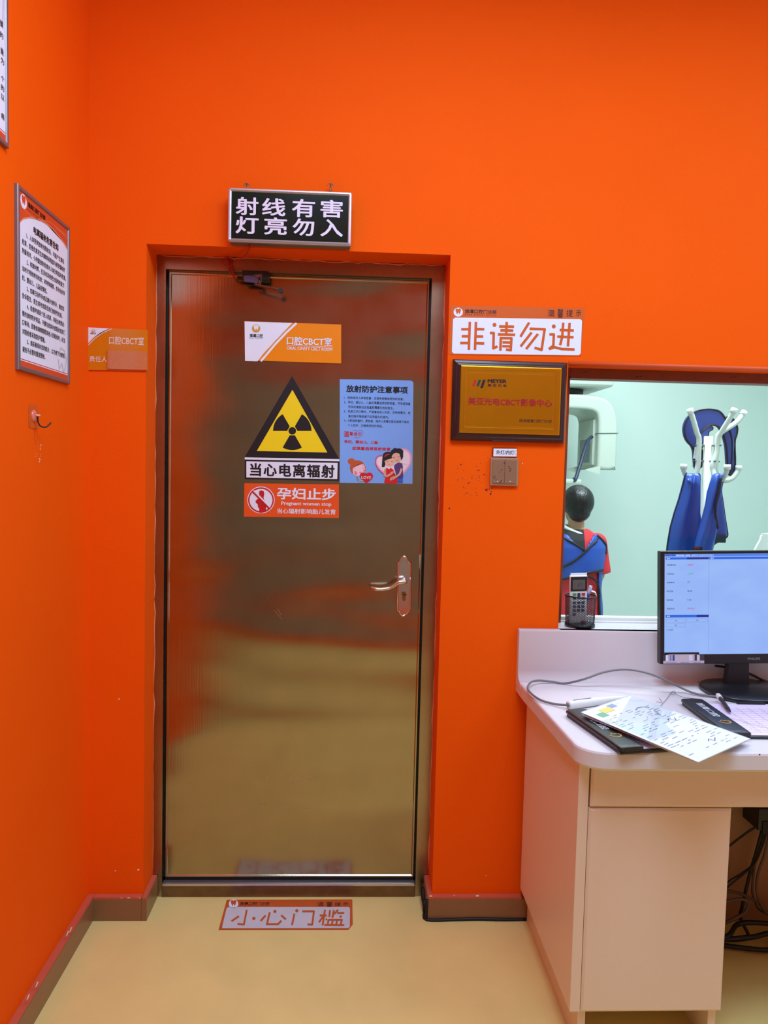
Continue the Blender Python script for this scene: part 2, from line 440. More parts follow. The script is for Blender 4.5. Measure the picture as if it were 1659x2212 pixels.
# handle
DF = Face('y', LY)
pz0 = Zm(770, 1180, 8.73)
outl = [(770, 310), (800, 300), (830, 235), (870, 190), (905, 178), (945, 195), (985, 260), (1010, 300), (1045, 312), (1040, 800), (1030, 1205), (1000, 1235), (960, 1290), (880, 1335), (830, 1300), (800, 1240), (755, 1215), (762, 800)]
bm = bmesh.new()
cxy = (900, 750)
rings = []
for sc, off in ((1.0, 0.0), (1.0, 0.006), (0.93, 0.010), (0.80, 0.009), (0.76, 0.006)):
    rg = []
    for x, y in outl:
        k = sc; ky = 1 - (1 - sc) * 0.24
        rg.append(DF.at(*pz0(cxy[0] + (x - cxy[0]) * k, cxy[1] + (y - cxy[1]) * ky), off))
    rings.append(rg)
loft(rings, bm); bmesh.ops.recalc_face_normals(bm, faces=bm.faces[:])
hp = obj('handle_plate', bm, CHROME, door)
lv = [pz0(x, y) for x, y in ((925, 670), (860, 675), (790, 690), (720, 740), (640, 785), (560, 805), (450, 815), (360, 810), (275, 800))]
pts = [DF.at(x, y, 0.045) for x, y in lv]
pts[-1] += Vector((0, 0.012, 0)); 
bm = tube(pts, [.0074, .0080, .0074, .0062, .0055, .0055, .0055, .0055, .0048], n=12, sm=5, flat=1.0)
tube([DF.at(*pz0(915, 672), 0.004), DF.at(*pz0(915, 672), 0.048)], .0075, n=16, sm=1, bm=bm)
obj('door_handle', bm, mat('satin nickel', (222, 208, 198), 0.28, 1.0), door, smooth=True)
bm = poly(DF, pz(pz0, disc_pts(898, 910, 44, n=24)), 0.0105); poly(DF, pz(pz0, [(868, 940), (930, 940), (930, 1010), (915, 1035), (885, 1035), (868, 1010)]), 0.0105, bm)
kc = obj('lock_cylinder', bm, mat('lock brass', (170, 120, 60), 0.3, 0.9), hp)
obj('keyway', poly(DF, pz(pz0, [(880, 905), (938, 910), (938, 926), (880, 920)]), 0.011), BLACK, hp)
# scratches left by hand on the lower door
zs = Zm(320, 1100, 2.572)
sc = [[(555, 1500), (580, 1490), (560, 1505)], [(600, 1500), (620, 1480), (630, 1500)], [(650, 1470), (665, 1480), (655, 1530)], [(690, 1475), (710, 1500)], [(730, 1470), (690, 1540)],
      [(770, 1490), (800, 1480), (780, 1525), (770, 1530), (810, 1528)], [(830, 1485), (825, 1510), (850, 1508), (855, 1485), (830, 1485)], [(885, 1478), (905, 1475), (890, 1505), (915, 1500)], [(925, 1495), (950, 1490), (925, 1510)],
      [(615, 1640), (655, 1638)], [(640, 1615), (630, 1670)], [(715, 1670), (735, 1645), (740, 1668), (765, 1645)], [(775, 1640), (778, 1668)], [(900, 1660), (860, 1668), (870, 1690), (905, 1690)], [(700, 560), (745, 612)], [(720, 555), (740, 590)]]
obj('scratches', strokes(DF, [pz(zs, l) for l in sc], 0.5, 0.0003), steel('scratched steel', (205, 190, 165), 0.5, 0.0), leaf)
# peeling paint line where the plaster meets the frame
bm = bmesh.new()
for a, b in (((DX0 + .0005, FY - .001, .09), (DX0 + .0005, FY - .001, 2.03)), ((DX1 - .0005, FY - .001, .09), (DX1 - .0005, FY - .001, 2.03)), ((DX0 + .01, FY - .001, DZ - .003), (DX1 - .01, FY - .001, DZ - .003))):
    a, b = Vector(a), Vector(b); n = 46; pt = []
    for k in range(n + 1):
        q = a.lerp(b, k / n); j = random.uniform(-.0022, .0022)
        pt.append(q + (Vector((0, 0, j)) if abs(b.x - a.x) > .3 else Vector((j, 0, 0))))
    tube(pt, [random.uniform(.0006, .0024) for _ in pt], n=5, sm=1, bm=bm)
struct('trim_1', bm, mat('peeling paint', (226, 140, 96), 0.7, noise=(50, 0.25)))

# ------------------------------------------------------------------ the scan-room window
WY = 0.09
win = bpy.data.objects.new('window_1', None); COL.objects.link(win); WLOC[win] = Vector((1.3, .12, WZ0)); win.location = WLOC[win]; win['kind'] = 'structure'
obj('window_frame', B((WX0, 0.682, WY, 0.145, WZ0, WZ1), (0.682, WX1, WY, .145, 1.708, WZ1), (WX1 - .04, WX1, WY, .145, WZ0, 1.708), bev=.0015), FRAMEB, win)
obj('glass_pane', B((0.682, WX1 - .04, .122, .126, .93, 1.708)), LEADGL, win)
obj('window_track', B((0.682, WX1 - .04, .098, .145, WZ0 + .02, .930), (0.682, WX1 - .04, .112, .145, .930, .940), bev=.001), WHPL, win)
# painted strip over the window, rounded
struct('trim_2', tube([(WX0, 0.004, WZ1 + .002), (WX1, .004, WZ1 + .002)], .008, sm=1, n=10), mat('dull orange paint', (214, 84, 22), 0.5))
bm = bmesh.new()
for px, py, r in ((1262, 803, 1.6), (1270, 803, 1), (1376, 814, 2.2), (1384, 813, 1.6), (1300, 806, 1), (1580, 815, 2), (1588, 814, 1.5), (1232, 815, 2.4), (1500, 818, 1)):
    poly(Face('y', WY), disc_pts(px, py, r, r * .6, n=9), .0006, bm)
struct('trim_3', bm, DARKGAP)

# ------------------------------------------------------------------ worktop with upstand and sill, desk cabinet
ZT = 0.768
out = [(0.522, 0.0), (0.522, -0.10), (0.5385, -0.530)] + [(0.6085 - .070 * math.cos(a), -0.5365 - .0665 * math.sin(a)) for a in [PI / 2 * k / 16 for k in range(1, 17)]] + [(2.6, -0.603), (2.6, 0.0)]
bm = bmesh.new()
def prism(bm, pts, z0, z1, rd=0.0):
    rings = []
    c = (1.5, -.31)
    prof = ((0, z0), (0, z1)) if not rd else ((rd * .6, z0), (0, z0 + rd), (0, z1 - rd), (rd * .3, z1 - rd * .3), (rd, z1))
    for ins, z in prof:
        r = []
        for x, y in pts:
            dx, dy = x - c[0], y - c[1]; l = math.hypot(dx, dy)
            r.append((x - dx / abs(dx) * ins * min(1, max(0, (abs(dx) - .885) / .08)), y - dy / abs(dy) * ins * min(1, max(0, (abs(dy) - .22) / .05)), z))
        rings.append(r)
    loft(rings, bm)
    for f in bm.faces: f.smooth = False
prism(bm, out, ZT - .045, ZT, .006)
# upstand with a coved foot and a sill running back into the window
prof = [(0.0, ZT - .02), (-.06, ZT - .02), (-.052, ZT + .001), (-.036, ZT + .006), (-.027, ZT + .016), (-.024, ZT + .032), (-.024, .919), (-.021, .925), (0.0, .925)]
loft([[(x, y, z) for y, z in prof] for x in (0.5212, 2.601)], bm)
r = bmesh.ops.create_cube(bm, size=1); bmesh.ops.scale(bm, vec=(1.298, .13, .03), verts=r['verts']); bmesh.ops.translate(bm, vec=(WX0 + .651, .045, .910), verts=r['verts'])
bmesh.ops.recalc_face_normals(bm, faces=bm.faces[:])
wt = obj('worktop', bm, STONE); tag(wt, 'white solid surface worktop with upstand and window sill above the desk cabinet', 'worktop')
bm = bmesh.new()
for px, py, r in ((1169, 1460.5, 1), (1172, 1461, 1.6), (1175, 1461, 1), (1182, 1461, 1.3), (1302, 1463, 1.8), (1509, 1473, 1.2)):
    poly(Face('z', ZT + .006), disc_pts(px, py, r, r * .7, n=8), .0008, bm)
poly(Face('y', -.603), disc_pts(1641, 1630, 2, 1.4, n=9), .0008, bm)
tag(obj('chipped_spots', bm, BLACK, wt), kind='stuff')

cab = empty('desk_cabinet', (0.75, -0.28, 0), 'pale laminate desk cabinet with plain door under the white worktop', 'cabinet')
obj('side_panel', B((0.553, 0.578, -0.552, -0.022, 0.105, ZT - .045), bev=.002), LAMI, cab)
obj('plinth', B((0.577, 0.596, -0.54, -0.022, 0, 0.106), bev=.001), LAMI, cab); obj('plinth', B((0.902, 0.921, -0.54, -0.022, 0, 0.106), bev=.001), LAMI, cab)
obj('carcass', B((0.578, 0.924, -0.535, -0.03, 0.106, 0.125), (0.905, 0.924, -0.535, -0.03, 0.125, ZT - .046), (0.578, 0.905, -0.05, -0.03, .125, ZT - .046)), LAMI, cab)
def panel(x0, x1, z0, z1, y):
    bm = bmesh.new(); rings = []
    for ins, yy in ((0, y + .018), (0, y + .004), (.006, y)):
        rings.append([(a, yy, b) for a, b in ((x0 + ins, z0 + ins), (x1 - ins, z0 + ins), (x1 - ins, z1 - ins), (x0 + ins, z1 - ins))])
    loft(rings, bm)
    for f in bm.faces: f.smooth = False
    bmesh.ops.recalc_face_normals(bm, faces=bm.faces[:]); return bm
obj('cabinet_door', panel(0.580, 0.928, 0.104, 0.612, -0.553), LAMI, cab)
obj('drawer_front', panel(0.582, 1.62, 0.616, ZT - .047, -0.556), LAMI, cab)
obj('side_panel', B((1.595, 1.62, -.535, -.03, 0, ZT - .046), bev=.002), LAMI, cab)  # unseen right side of the desk, added to darken the kneehole
obj('back_panel', B((0.924, 2.5, -0.03, -0.024, 0.0, ZT - .046)), mat('brown back board', (168, 124, 88), 0.6), cab)

# ------------------------------------------------------------------ wall signs and notices
WF = Face('y', 0.0)
def sheet(name, face, pts, th, m, label, cat, group=None, edge=None):
    """a thin board with thickness th standing off its wall, outline in face coordinates"""
    bm = bmesh.new(); n = len(pts)
    a = [bm.verts.new(face.at(x, y, 0)) for x, y in pts]; b = [bm.verts.new(face.at(x, y, th)) for x, y in pts]
    for k in range(n): bm.faces.new((a[k], a[(k + 1) % n], b[(k + 1) % n], b[k]))
    bm.faces.new(a); bm.faces.new(b)
    bmesh.ops.recalc_face_normals(bm, faces=bm.faces[:])
    o = obj(name, bm, m); return tag(o, label, cat, group)
def rect_xz(x0, x1, z0, z1, y):
    """upright rectangle as a Frame whose unit is the metre, origin bottom left"""
    return Frame((x0, y, z0), (1, 0, 0), (0, 0, 1))
def rr(x0, y0, x1, y1, r, n=6):
    out = []
    for cx, cy, a in ((x1 - r, y1 - r, 0), (x0 + r, y1 - r, PI / 2), (x0 + r, y0 + r, PI), (x1 - r, y0 + r, 1.5 * PI)):
        out += [(cx + r * math.cos(a + PI / 2 * k / n), cy + r * math.sin(a + PI / 2 * k / n)) for k in range(n + 1)]
    return out

# illuminated warning box over the door
sg = empty('warning_light_box', (-0.197, -0.025, 2.051), 'dark sign box with aluminium frame and pale lettering above the steel door', 'sign')
SX0, SX1, SZ0, SZ1 = -0.375, -0.019, 2.051, 2.204
obj('box_body', B((SX0 + .003, SX1 - .003, -.046, -.003, SZ0 + .003, SZ1 - .003), bev=.003), ALUG, sg)
bm = bmesh.new(); prev = None; rings = []
for ins, y in ((.0, -.040), (.0, -.050), (.002, -.0525), (.006, -.0535), (.009, -.052), (.0105, -.050)):
    rings.append([bm.verts.new((x, y, z)) for x, z in rr(SX0 + ins, SZ0 + ins, SX1 - ins, SZ1 - ins, max(.001, .006 - ins * .5), 4)])
for a, c in zip(rings, rings[1:]):
    for k in range(len(a)): bm.faces.new((a[k], a[(k + 1) % len(a)], c[(k + 1) % len(a)], c[k]))
obj('sign_frame', bm, ALU, sg)
obj('sign_panel', B((SX0 + .009, SX1 - .009, -.0505, -.048, SZ0 + .009, SZ1 - .009)), mat('dark green acrylic', (8, 27, 24), 0.12, spec=0.6), sg)
SF = Face('y', -.051); z2 = Zm(460, 380, 4.88); bm = bmesh.new()
for ch, a, b_, c, d in (('射', 240, 224, 480, 412), ('线', 517, 235, 765, 423), ('有', 833, 245, 1077, 435), ('害', 1133, 252, 1370, 440), ('灯', 238, 430, 483, 610), ('亮', 540, 437, 780, 622), ('勿', 838, 450, 1068, 630), ('入', 1132, 458, 1370, 640)):
    wz(SF, z2, ch, a, b_, c, d, .0006, bm, bold=.022)
obj('lettering', bm, mat('frosted lettering', (226, 214, 230), 0.5), sg)
for px in (533, 714):
    c = P(px, 403, y=-.02)
    bm = tube([c + Vector((-.008, 0, .002)), c + Vector((-.005, 0, .008)), c + Vector((.004, 0, .008)), c + Vector((.009, 0, .003))], .0016, n=6)
    tube([(c.x, -.02, SZ1 - .002), (c.x, -.02, c.z + .007)], .0022, n=6, sm=1, bm=bm)
    obj('hanging_ring', bm, mat('dull steel', (120, 118, 110), .4, .8), sg)
sg2 = sg

# red lead from the box to the limit switch
def PY(px, py, y): return P(px, py, y=y)
bm = tube([PY(546, 524, -.03), PY(540, 536, -.01), PY(528, 552, .03), PY(510, 567, .07), PY(494, 574, .085), PY(482, 571, .08), PY(482, 562, .085), PY(490, 556, .095), PY(499, 552, .108)], .0042, n=8, flat=.35)
rl = obj('red_cable', bm, REDW); tag(rl, 'flat red cable looping down from the dark sign box above the door', 'cable')
for d in (0, 5):
    bm = tube([PY(496 + d * .8, 560, .104), PY(495 + d, 575, .096), PY(497 + d, 588, .094), PY(505 + d * .6, 598, .095), PY(513, 601 - d * .4, .096)], .0019, n=6)
    obj('wire_strand', bm, REDW, rl)
bm = poly(Face('y', FY - .001), [(488, 551), (500, 548), (512, 553), (506, 560), (494, 560)], .0004)
obj('cable_hole', bm, DARKGAP, rl)
z3 = Zm(300, 510, 5.184)
ls = empty('limit_switch', P(550, 605, y=.095), 'small black and violet limit switch with roller arm on the door header', 'switch')
A0, A1 = PY(524, 606, .09), PY(582, 591, .09)
obj('switch_body', B((A0.x, A1.x, .075, .118, A0.z, A1.z + .004), bev=.002), BLKPL, ls)
SB = Face('y', .075)
obj('side_sticker', poly(SB, pz(z3, [(1172, 440), (1275, 440), (1310, 455), (1355, 500), (1365, 530), (1180, 508)]), .0006), mat('violet sticker', (96, 88, 140), .4), ls)
obj('cap_plate', poly(SB, pz(z3, [(1285, 432), (1375, 425), (1375, 520), (1360, 500), (1315, 455)]), .0006), mat('brown grey label', (120, 98, 98), .4), ls)
bm = bmesh.new()
for k in range(4): 
    c = PY(513 + k * 3.4, 600 + k * .5, .095); tube([c, c + Vector((.0034, 0, 0))], .0062 - .0006 * (k % 2), sm=1, bm=bm, n=12)
obj('cable_gland', bm, BLKPL, ls)
bm = tube([PY(550, 614, .07), PY(572, 620, .066), PY(592, 624, .062), PY(606, 628, .06)], .0026, n=8, flat=2.0)
tube([PY(560, 600, .074), PY(562, 616, .068)], .004, sm=1, bm=bm)
obj('lever_arm', bm, mat('bronze lever', (120, 84, 58), .35, .8), ls)
c = PY(606, 628, .058); obj('roller', tube([c + Vector((0, -.006, 0)), c + Vector((0, .006, 0))], .0075, sm=1, n=20), BLKPL, ls)

# do-not-enter notice on the wall
def clinic_header(face, z, parent, logo, ring, inner, name_box, en_box, kind_chars, off):
    tooth_logo(face, *z(logo[0], logo[1]), logo[2] / z.k, off, ring, inner, parent, flipy=-1)
    obj('clinic_name', wz(face, z, '雏鹰口腔门诊部', *name_box, off, bold=.012), BLACK, parent)
    obj('clinic_name_latin', wz(face, z, 'Eyas Dental Clinic', *en_box, off, spacing=1.4), BLACK, parent)
    bm = bmesh.new()
    for ch, *bx in kind_chars: wz(face, z, ch, *bx, off, bm, bold=.004)
    obj('reminder_heading', bm, mat('dark maroon print', (66, 18, 14), .5), parent)
class ZM:
    def __init__(s, ox, oy, k): s.o, s.k = (ox, oy), k
    def __call__(s, x, y): return s.o[0] + x / s.k, s.o[1] + y / s.k
NOTO = mat('orange notice film', (208, 92, 16), 0.4)
z4 = ZM(940, 640, 4.74)
nt = sheet('notice_sticker', WF, [(974, 660), (1264, 665), (1255, 769), (969.5, 766)], .0012, NOTO, 'wide orange and white notice with four large characters above the gold plaque', 'notice')
obj('white_field', poly(WF, pz(z4, [(205, 218), (1485, 234), (1504, 250), (1490, 585), (1470, 604), (190, 587), (171, 568), (183, 235)]), .0016), WHITE, nt)
clinic_header(WF, z4, nt, (236, 160, 47), WHITE, NOTO, (305, 137, 628, 176), (305, 180, 626, 201), (('温', 1152, 140, 1225, 205), ('馨', 1252, 128, 1312, 222), ('提', 1343, 140, 1410, 208), ('示', 1442, 145, 1494, 205)), .0016)
L4 = [[(355, 262), (345, 550)], [(418, 262), (408, 550)], [(267, 337), (355, 337)], [(272, 409), (350, 409)], [(256, 478), (348, 478)], [(418, 335), (503, 337)], [(415, 410), (493, 412)], [(412, 480), (503, 482)],
      [(560, 375), (600, 375), (596, 532), (638, 512)], [(655, 308), (808, 311)], [(668, 348), (800, 351)], [(642, 389), (820, 394)], [(733, 262), (728, 390)], [(674, 415), (668, 555)], [(676, 428), (782, 430), (774, 552), (725, 544)], [(690, 470), (775, 473)], [(688, 510), (770, 513)],
      [(963, 268), (873, 414)], [(967, 332), (1122, 337), (1090, 548), (1018, 526)], [(988, 370), (875, 514)], [(1053, 385), (932, 540)],
      [(1170, 390), (1216, 390), (1210, 505), (1165, 540)], [(1165, 540), (1222, 521), (1300, 540), (1428, 545)], [(1275, 345), (1420, 351)], [(1250, 412), (1418, 420)], [(1312, 270), (1302, 410), (1280, 500)], [(1377, 272), (1360, 512)]]
obj('lettering', strokes(WF, [pz(z4, l) for l in L4], 26 / 4.74, .0020, dots=[(*z4(608, 292), 20 / 4.74), (*z4(1215, 308), 20 / 4.74)]), NOTO, nt)

# threshold notice on the floor
FFc = Face('z', 0.0); z5 = ZM(450, 1820, 3.253)
ft = sheet('floor_notice', FFc, pz(z5, [(72, 613), (130, 402), (1012, 400), (1015, 575), (985, 612)]), .0012, mat('scuffed orange film', (196, 88, 30), .5, noise=(30, .12)), 'orange and white threshold notice stuck flat on the floor before the door', 'notice')
obj('white_field', poly(FFc, pz(z5, [(102, 602), (96, 596), (128, 462), (140, 453), (985, 453), (996, 462), (994, 590), (984, 601)]), .0016), mat('scuffed white film', (205, 200, 205), .5, noise=(20, .1)), ft)
clinic_header(FFc, z5, ft, (177, 429, 33), WHITE, MATS['scuffed orange film'], (222, 418, 430, 437), (220, 438, 428, 447), (('温', 768, 418, 812, 446), ('馨', 830, 416, 872, 452), ('提', 888, 420, 932, 446), ('示', 946, 420, 984, 444)), .0016)
L5 = [[(270, 473), (250, 576), (205, 571)], [(163, 552), (215, 517)], [(368, 550), (402, 512)], [(432, 490), (412, 573), (490, 573), (514, 548)], [(512, 510), (545, 540)], [(605, 500), (588, 580)], [(660, 483), (742, 483), (730, 577), (697, 574)],
      [(783, 512), (832, 512)], [(820, 472), (803, 582)], [(806, 520), (778, 560)], [(855, 475), (850, 522)], [(882, 475), (872, 530)], [(912, 472), (884, 503)], [(905, 495), (955, 495)], [(845, 540), (838, 580)], [(845, 542), (938, 542), (930, 580)], [(875, 542), (868, 578)], [(905, 542), (898, 578)], [(815, 579), (955, 580)]]
obj('lettering', strokes(FFc, [pz(z5, l) for l in L5], 4.0, .0020, dots=[(*z5(320, 533), 3.6), (*z5(468, 484), 3.4), (*z5(622, 479), 3.4), (*z5(830, 540), 2.2), (*z5(930, 520), 2.6)]), MATS['scuffed orange film'], ft)

# gold plaque on a dark wooden board
pq = empty('award_plaque', (0.467, 0, 1.5), 'gold metal plaque on dark brown wooden board under the orange and white notice', 'plaque')
X0, X1, Z0, Z1 = 0.294, 0.642, 1.498, 1.741
bm = bmesh.new(); rings = []
for ins, y in ((0, 0), (0, -.010), (.004, -.016), (.010, -.0175), (.013, -.020), (.017, -.021)):
    rings.append([bm.verts.new((x, y, z)) for x, z in ((X0 + ins, Z0 + ins), (X1 - ins, Z0 + ins), (X1 - ins, Z1 - ins), (X0 + ins, Z1 - ins))])
for a, c in zip(rings, rings[1:]):
    for k in range(4): bm.faces.new((a[k], a[(k + 1) % 4], c[(k + 1) % 4], c[k]))
bm.faces.new(rings[-1])
bmesh.ops.recalc_face_normals(bm, faces=bm.faces[:])
obj('wooden_board', bm, mat('dark mahogany', (52, 20, 20), .28, noise=(8, .3), stretch=(12, 1, 1), coat=.3), pq)
GX0, GX1, GZ0, GZ1 = 0.317, 0.622, 1.521, 1.722
bm = bmesh.new(); rings = []
for ins, y in ((0, -.021), (0, -.0235), (.003, -.0245), (.017, -.0245), (.018, -.0238), (.021, -.0238), (.022, -.0245)):
    rings.append([bm.verts.new((x, y, z)) for x, z in ((GX0 + ins, GZ0 + ins), (GX1 - ins, GZ0 + ins), (GX1 - ins, GZ1 - ins), (GX0 + ins, GZ1 - ins))])
for a, c in zip(rings, rings[1:]):
    for k in range(4): bm.faces.new((a[k], a[(k + 1) % 4], c[(k + 1) % 4], c[k]))
bm.faces.new(rings[-1]); bmesh.ops.recalc_face_normals(bm, faces=bm.faces[:])
obj('gold_plate', bm, mat('brushed gold', (206, 136, 10), .34, .8, noise=(14, .08), bump=(220, .03)), pq)
QF = Face('y', -.0245)
bm = bmesh.new()
def qr(a, b_, c, d):
    for q in (((a, b_), (c, b_), (c, b_ + 1), (a, b_ + 1)), ((a, d - 1), (c, d - 1), (c, d), (a, d)), ((a, b_), (a + 1, b_), (a + 1, d), (a, d)), ((c - 1, b_), (c, b_), (c, d), (c - 1, d))):
        yield q
zq = ZM(940, 640, 4.74)
for k in range(64):
    t = k / 63
    for x, y in ((330 + 890 * t, 758 + 6 * t), (315 + 900 * t, 1366 + 8 * t)): poly(QF, pz(zq, disc_pts(x, y, 4, n=6)), .0003, bm)
for k in range(44):
    t = k / 43
    for x, y in ((298 - 8 * t, 770 + 590 * t), (1238 - 10 * t, 776 + 590 * t)): poly(QF, pz(zq, disc_pts(x, y, 4, n=6)), .0003, bm)
obj('dotted_border', bm, mat('engraved gold', (150, 98, 14), .5, .4), pq)
bars = obj('maker_emblem', poly(QF, pz(zq, [(402, 856), (428, 856), (404, 920), (377, 920)]), .0004), mat('emblem red', (196, 20, 24), .45), pq)
obj('emblem_bar', poly(QF, pz(zq, [(446, 856), (472, 856), (448, 920), (422, 920)]), .0004), mat('emblem green', (16, 66, 44), .45), bars)
obj('emblem_bar', poly(QF, pz(zq, [(490, 855), (518, 855), (488, 940), (461, 940)]), .0004), BLACK, bars)
obj('maker_name', wz(QF, zq, 'MEYER', 537, 850, 732, 887, .0004, bold=.05), BLACK, pq)
obj('maker_name_characters', wz(QF, zq, '美亚光电', 537, 898, 732, 928, .0004, bold=.015, spacing=1.5), BLACK, pq)
obj('title_lettering', wz(QF, zq, '美亚光电CBCT影像中心', 338, 1045, 1198, 1122, .0004, bold=.022), mat('deep red print', (166, 14, 30), .45), pq)
obj('clinic_lettering', wz(QF, zq, '珠海雏鹰口腔门诊部', 860, 1260, 1194, 1294, .0004), BLACK, pq)

# light switch and its tag
sw = empty('light_switch', (0.462, 0, 1.365), 'square brown double light switch with ink specks under the wooden plaque', 'switch')
obj('switch_plate', B((0.4185, 0.5045, -.010, 0, 1.3645, 1.4495), bev=.003), mat('bronze switch frame', (176, 140, 108), .35, .3), sw)
for k, (a, c) in enumerate(((0.4245, 0.4610), (0.4618, 0.4985))):
    rk = obj('rocker', B((a, c, -.0125, -.008, 1.371, 1.443), bev=.0012), mat('bronze rocker', (150, 112, 82), .4, .2), sw)
    obj('indicator', poly(Face('y', -.0125), disc_pts((1075 if k == 0 else 1102), 1040, 1.1, n=10), .0003), WHPL, rk)
z6 = ZM(940, 940, 5.72)
tg = sheet('switch_tag', WF, [(1064, 966), (1117, 967), (1116, 987.5), (1063, 987)], .003, CLEAR, 'small clear holder with white paper tag directly above the brown switch', 'label holder')
obj('paper_insert', poly(WF, pz(z6, [(722, 165), (1010, 168), (1006, 265), (718, 262)]), .0034), WHITE, tg)
obj('lettering', wz(WF, z6, '外灯/内灯', 755, 186, 975, 240, .0038, bold=.015), BLACK, tg)
obj('curl_mark', strokes(WF, [pz(z6, [(1004, 183), (985, 200), (982, 225), (1000, 245)])], .5, .0038), BLACK, tg)
# ink specks and chipped paint
bm = bmesh.new()
for x, y, r in ((318, 362, 9), (343, 335, 4), (275, 414, 4), (350, 437, 3), (268, 458, 3), (98, 487, 4), (560, 346, 4), (512, 388, 4), (520, 435, 6), (535, 432, 6), (550, 435, 6), (608, 488, 8), (543, 500, 6), (545, 525, 7), (460, 497, 4), (455, 530, 6), (505, 553, 4), (340, 536, 4), (280, 548, 5), (278, 565, 4), (548, 562, 4), (565, 587, 5), (410, 595, 8), (428, 580, 6), (190, 615, 4), (152, 641, 3), (348, 634, 4), (346, 650, 5), (372, 653, 4), (502, 652, 4), (465, 682, 3), (365, 722, 4), (393, 715, 7), (438, 738, 4), (503, 708, 6), (518, 738, 5), (510, 750, 4), (615, 665, 5), (628, 678, 11), (640, 670, 9), (645, 690, 6), (668, 668, 7), (703, 655, 8), (728, 630, 5), (692, 697, 8), (686, 726, 11), (672, 750, 3), (175, 906, 9), (72, 884, 3), (650, 278, 3)):
    poly(WF, pz(z6, disc_pts(x, y, r, r * random.uniform(.6, 1), n=9)), .0006, bm)
o = obj('ink_specks', bm, mat('purple ink', (52, 20, 66), .5)); tag(o, 'spatter of purple ink specks on the orange wall left of the switch', 'ink spatter', kind='stuff')
bm = bmesh.new()
for x, y, r in ((868, 315, 7), (856, 345, 9), (824, 428, 8), (800, 456, 6), (912, 385, 7), (915, 405, 8), (934, 415, 7), (925, 438, 9), (722, 515, 6), (742, 510, 6), (733, 532, 7), (752, 546, 6), (818, 560, 7), (802, 580, 8), (812, 578, 6)):
    poly(Face('y', -.0128), pz(z6, disc_pts(x, y, r, r * .7, n=9)), .0003, bm)
o = obj('ink_spots', bm, MATS['purple ink'], sw)
o['kind'] = 'stuff'
# white plaster showing through chips
bm = bmesh.new()
zl = ZM(160, 1860, 6.9125)
for x, y, r in ((616, 146, 12), (960, 130, 17), (700, 552, 12), (720, 550, 10), (815, 550, 26), (980, 553, 16)):
    poly(WF if y < 400 else Face('y', -BD), pz(zl, disc_pts(x, y, r, r * (.8 if y < 400 else .3), n=10)), .0008, bm)
zc = ZM(880, 1780, 3.95)
for x, y, r in ((670, 440, 6), (200, 615, 14), (400, 610, 7), (597, 612, 16), (1135, 0, 0.1)):
    poly(WF if y < 500 else Face('y', -BD), pz(zc, disc_pts(x, y, r, r * .5, n=10)), .0008, bm)
for x, y, r in ((257, 1510, 2.2), (1129, 1001, 1.3)): poly(WF, disc_pts(x, y, r * .6, r, n=8), .0008, bm)
zk = ZM(0, 840, 7.54); LF = Face('x', XL)
for x, y, r in ((668, 915, 12), (655, 945, 9), (655, 975, 9), (655, 995, 6), (634, 918, 4), (632, 878, 3), (590, 1062, 6), (580, 1098, 6), (658, 1070, 5), (665, 1100, 4), (640, 1135, 10), (645, 1160, 9), (642, 1190, 10), (656, 1150, 6)):
    poly(LF, pz(zk, disc_pts(x, y, r * .7, r, n=9)), .0008, bm)
zb = ZM(0, 1780, 3.19)
for x, y in ((254, 1105), (194, 1192), (487, 728), (465, 755)):
    poly(Face('x', XL + BD), pz(zb, [(x - 12, y + 22), (x + 2, y - 16), (x + 12, y - 20), (x, y + 12)]), .0008, bm)
o = obj('paint_chips', bm, mat('bare plaster', (240, 222, 200), .8)); tag(o, 'scattered chips of bare plaster in the orange paint and skirting', 'paint chips', kind='stuff')

# acrylic room plate, left of the recess
z1 = ZM(0, 380, 4.609)
AC = mat('orange acrylic', (214, 122, 14), .15, spec=.6)
pl = sheet('room_nameplate', WF, [(189, 707), (319, 713), (319, 801), (190, 799)], .004, AC, 'orange acrylic room plate with empty name slot left of the door recess', 'nameplate')
obj('white_corner', poly(WF, pz(z1, [(872, 1508), (1090, 1518), (1000, 1560), (930, 1612), (872, 1672)]), .0044), WHITE, pl)
obj('curved_line', strokes(WF, [pz(z1, [(1115, 1521), (1020, 1562), (945, 1618), (874, 1690)])], 1.2, .0044), WHITE, pl)
tooth_logo(WF, *z1(928, 1540), 18 / 4.609, .0047, GOLD, WHITE, pl)
obj('clinic_name', wz(WF, z1, '雏鹰口腔', 900, 1560, 956, 1576, .0047, bold=.01), BLACK, pl)
obj('room_lettering', wz(WF, z1, '口腔CBCT室', 1086, 1600, 1434, 1682, .0047, bold=.012), mat('pinkish white print', (240, 214, 200), .5), pl)
obj('keeper_lettering', wz(WF, z1, '责任人', 890, 1795, 1066, 1852, .0047, bold=.014), MATS['pinkish white print'], pl)
a, b_ = P(232.5, 757, y=-.004), P(319, 801, y=-.004)
obj('name_slot', B((a.x, b_.x - .001, -.0075, -.0041, b_.z + .002, a.z), bev=.0006), mat('pale slot acrylic', (206, 120, 72), .12, spec=.6), pl)
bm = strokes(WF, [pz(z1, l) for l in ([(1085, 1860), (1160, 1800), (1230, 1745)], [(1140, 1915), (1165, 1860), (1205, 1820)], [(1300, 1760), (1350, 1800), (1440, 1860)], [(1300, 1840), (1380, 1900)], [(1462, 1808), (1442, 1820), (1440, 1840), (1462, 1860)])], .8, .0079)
obj('glare_scuffs', bm, mat('painted glare scuffs', (226, 150, 100), .4), pl)  # glare painted as pale lines on the slot, along with scuffs
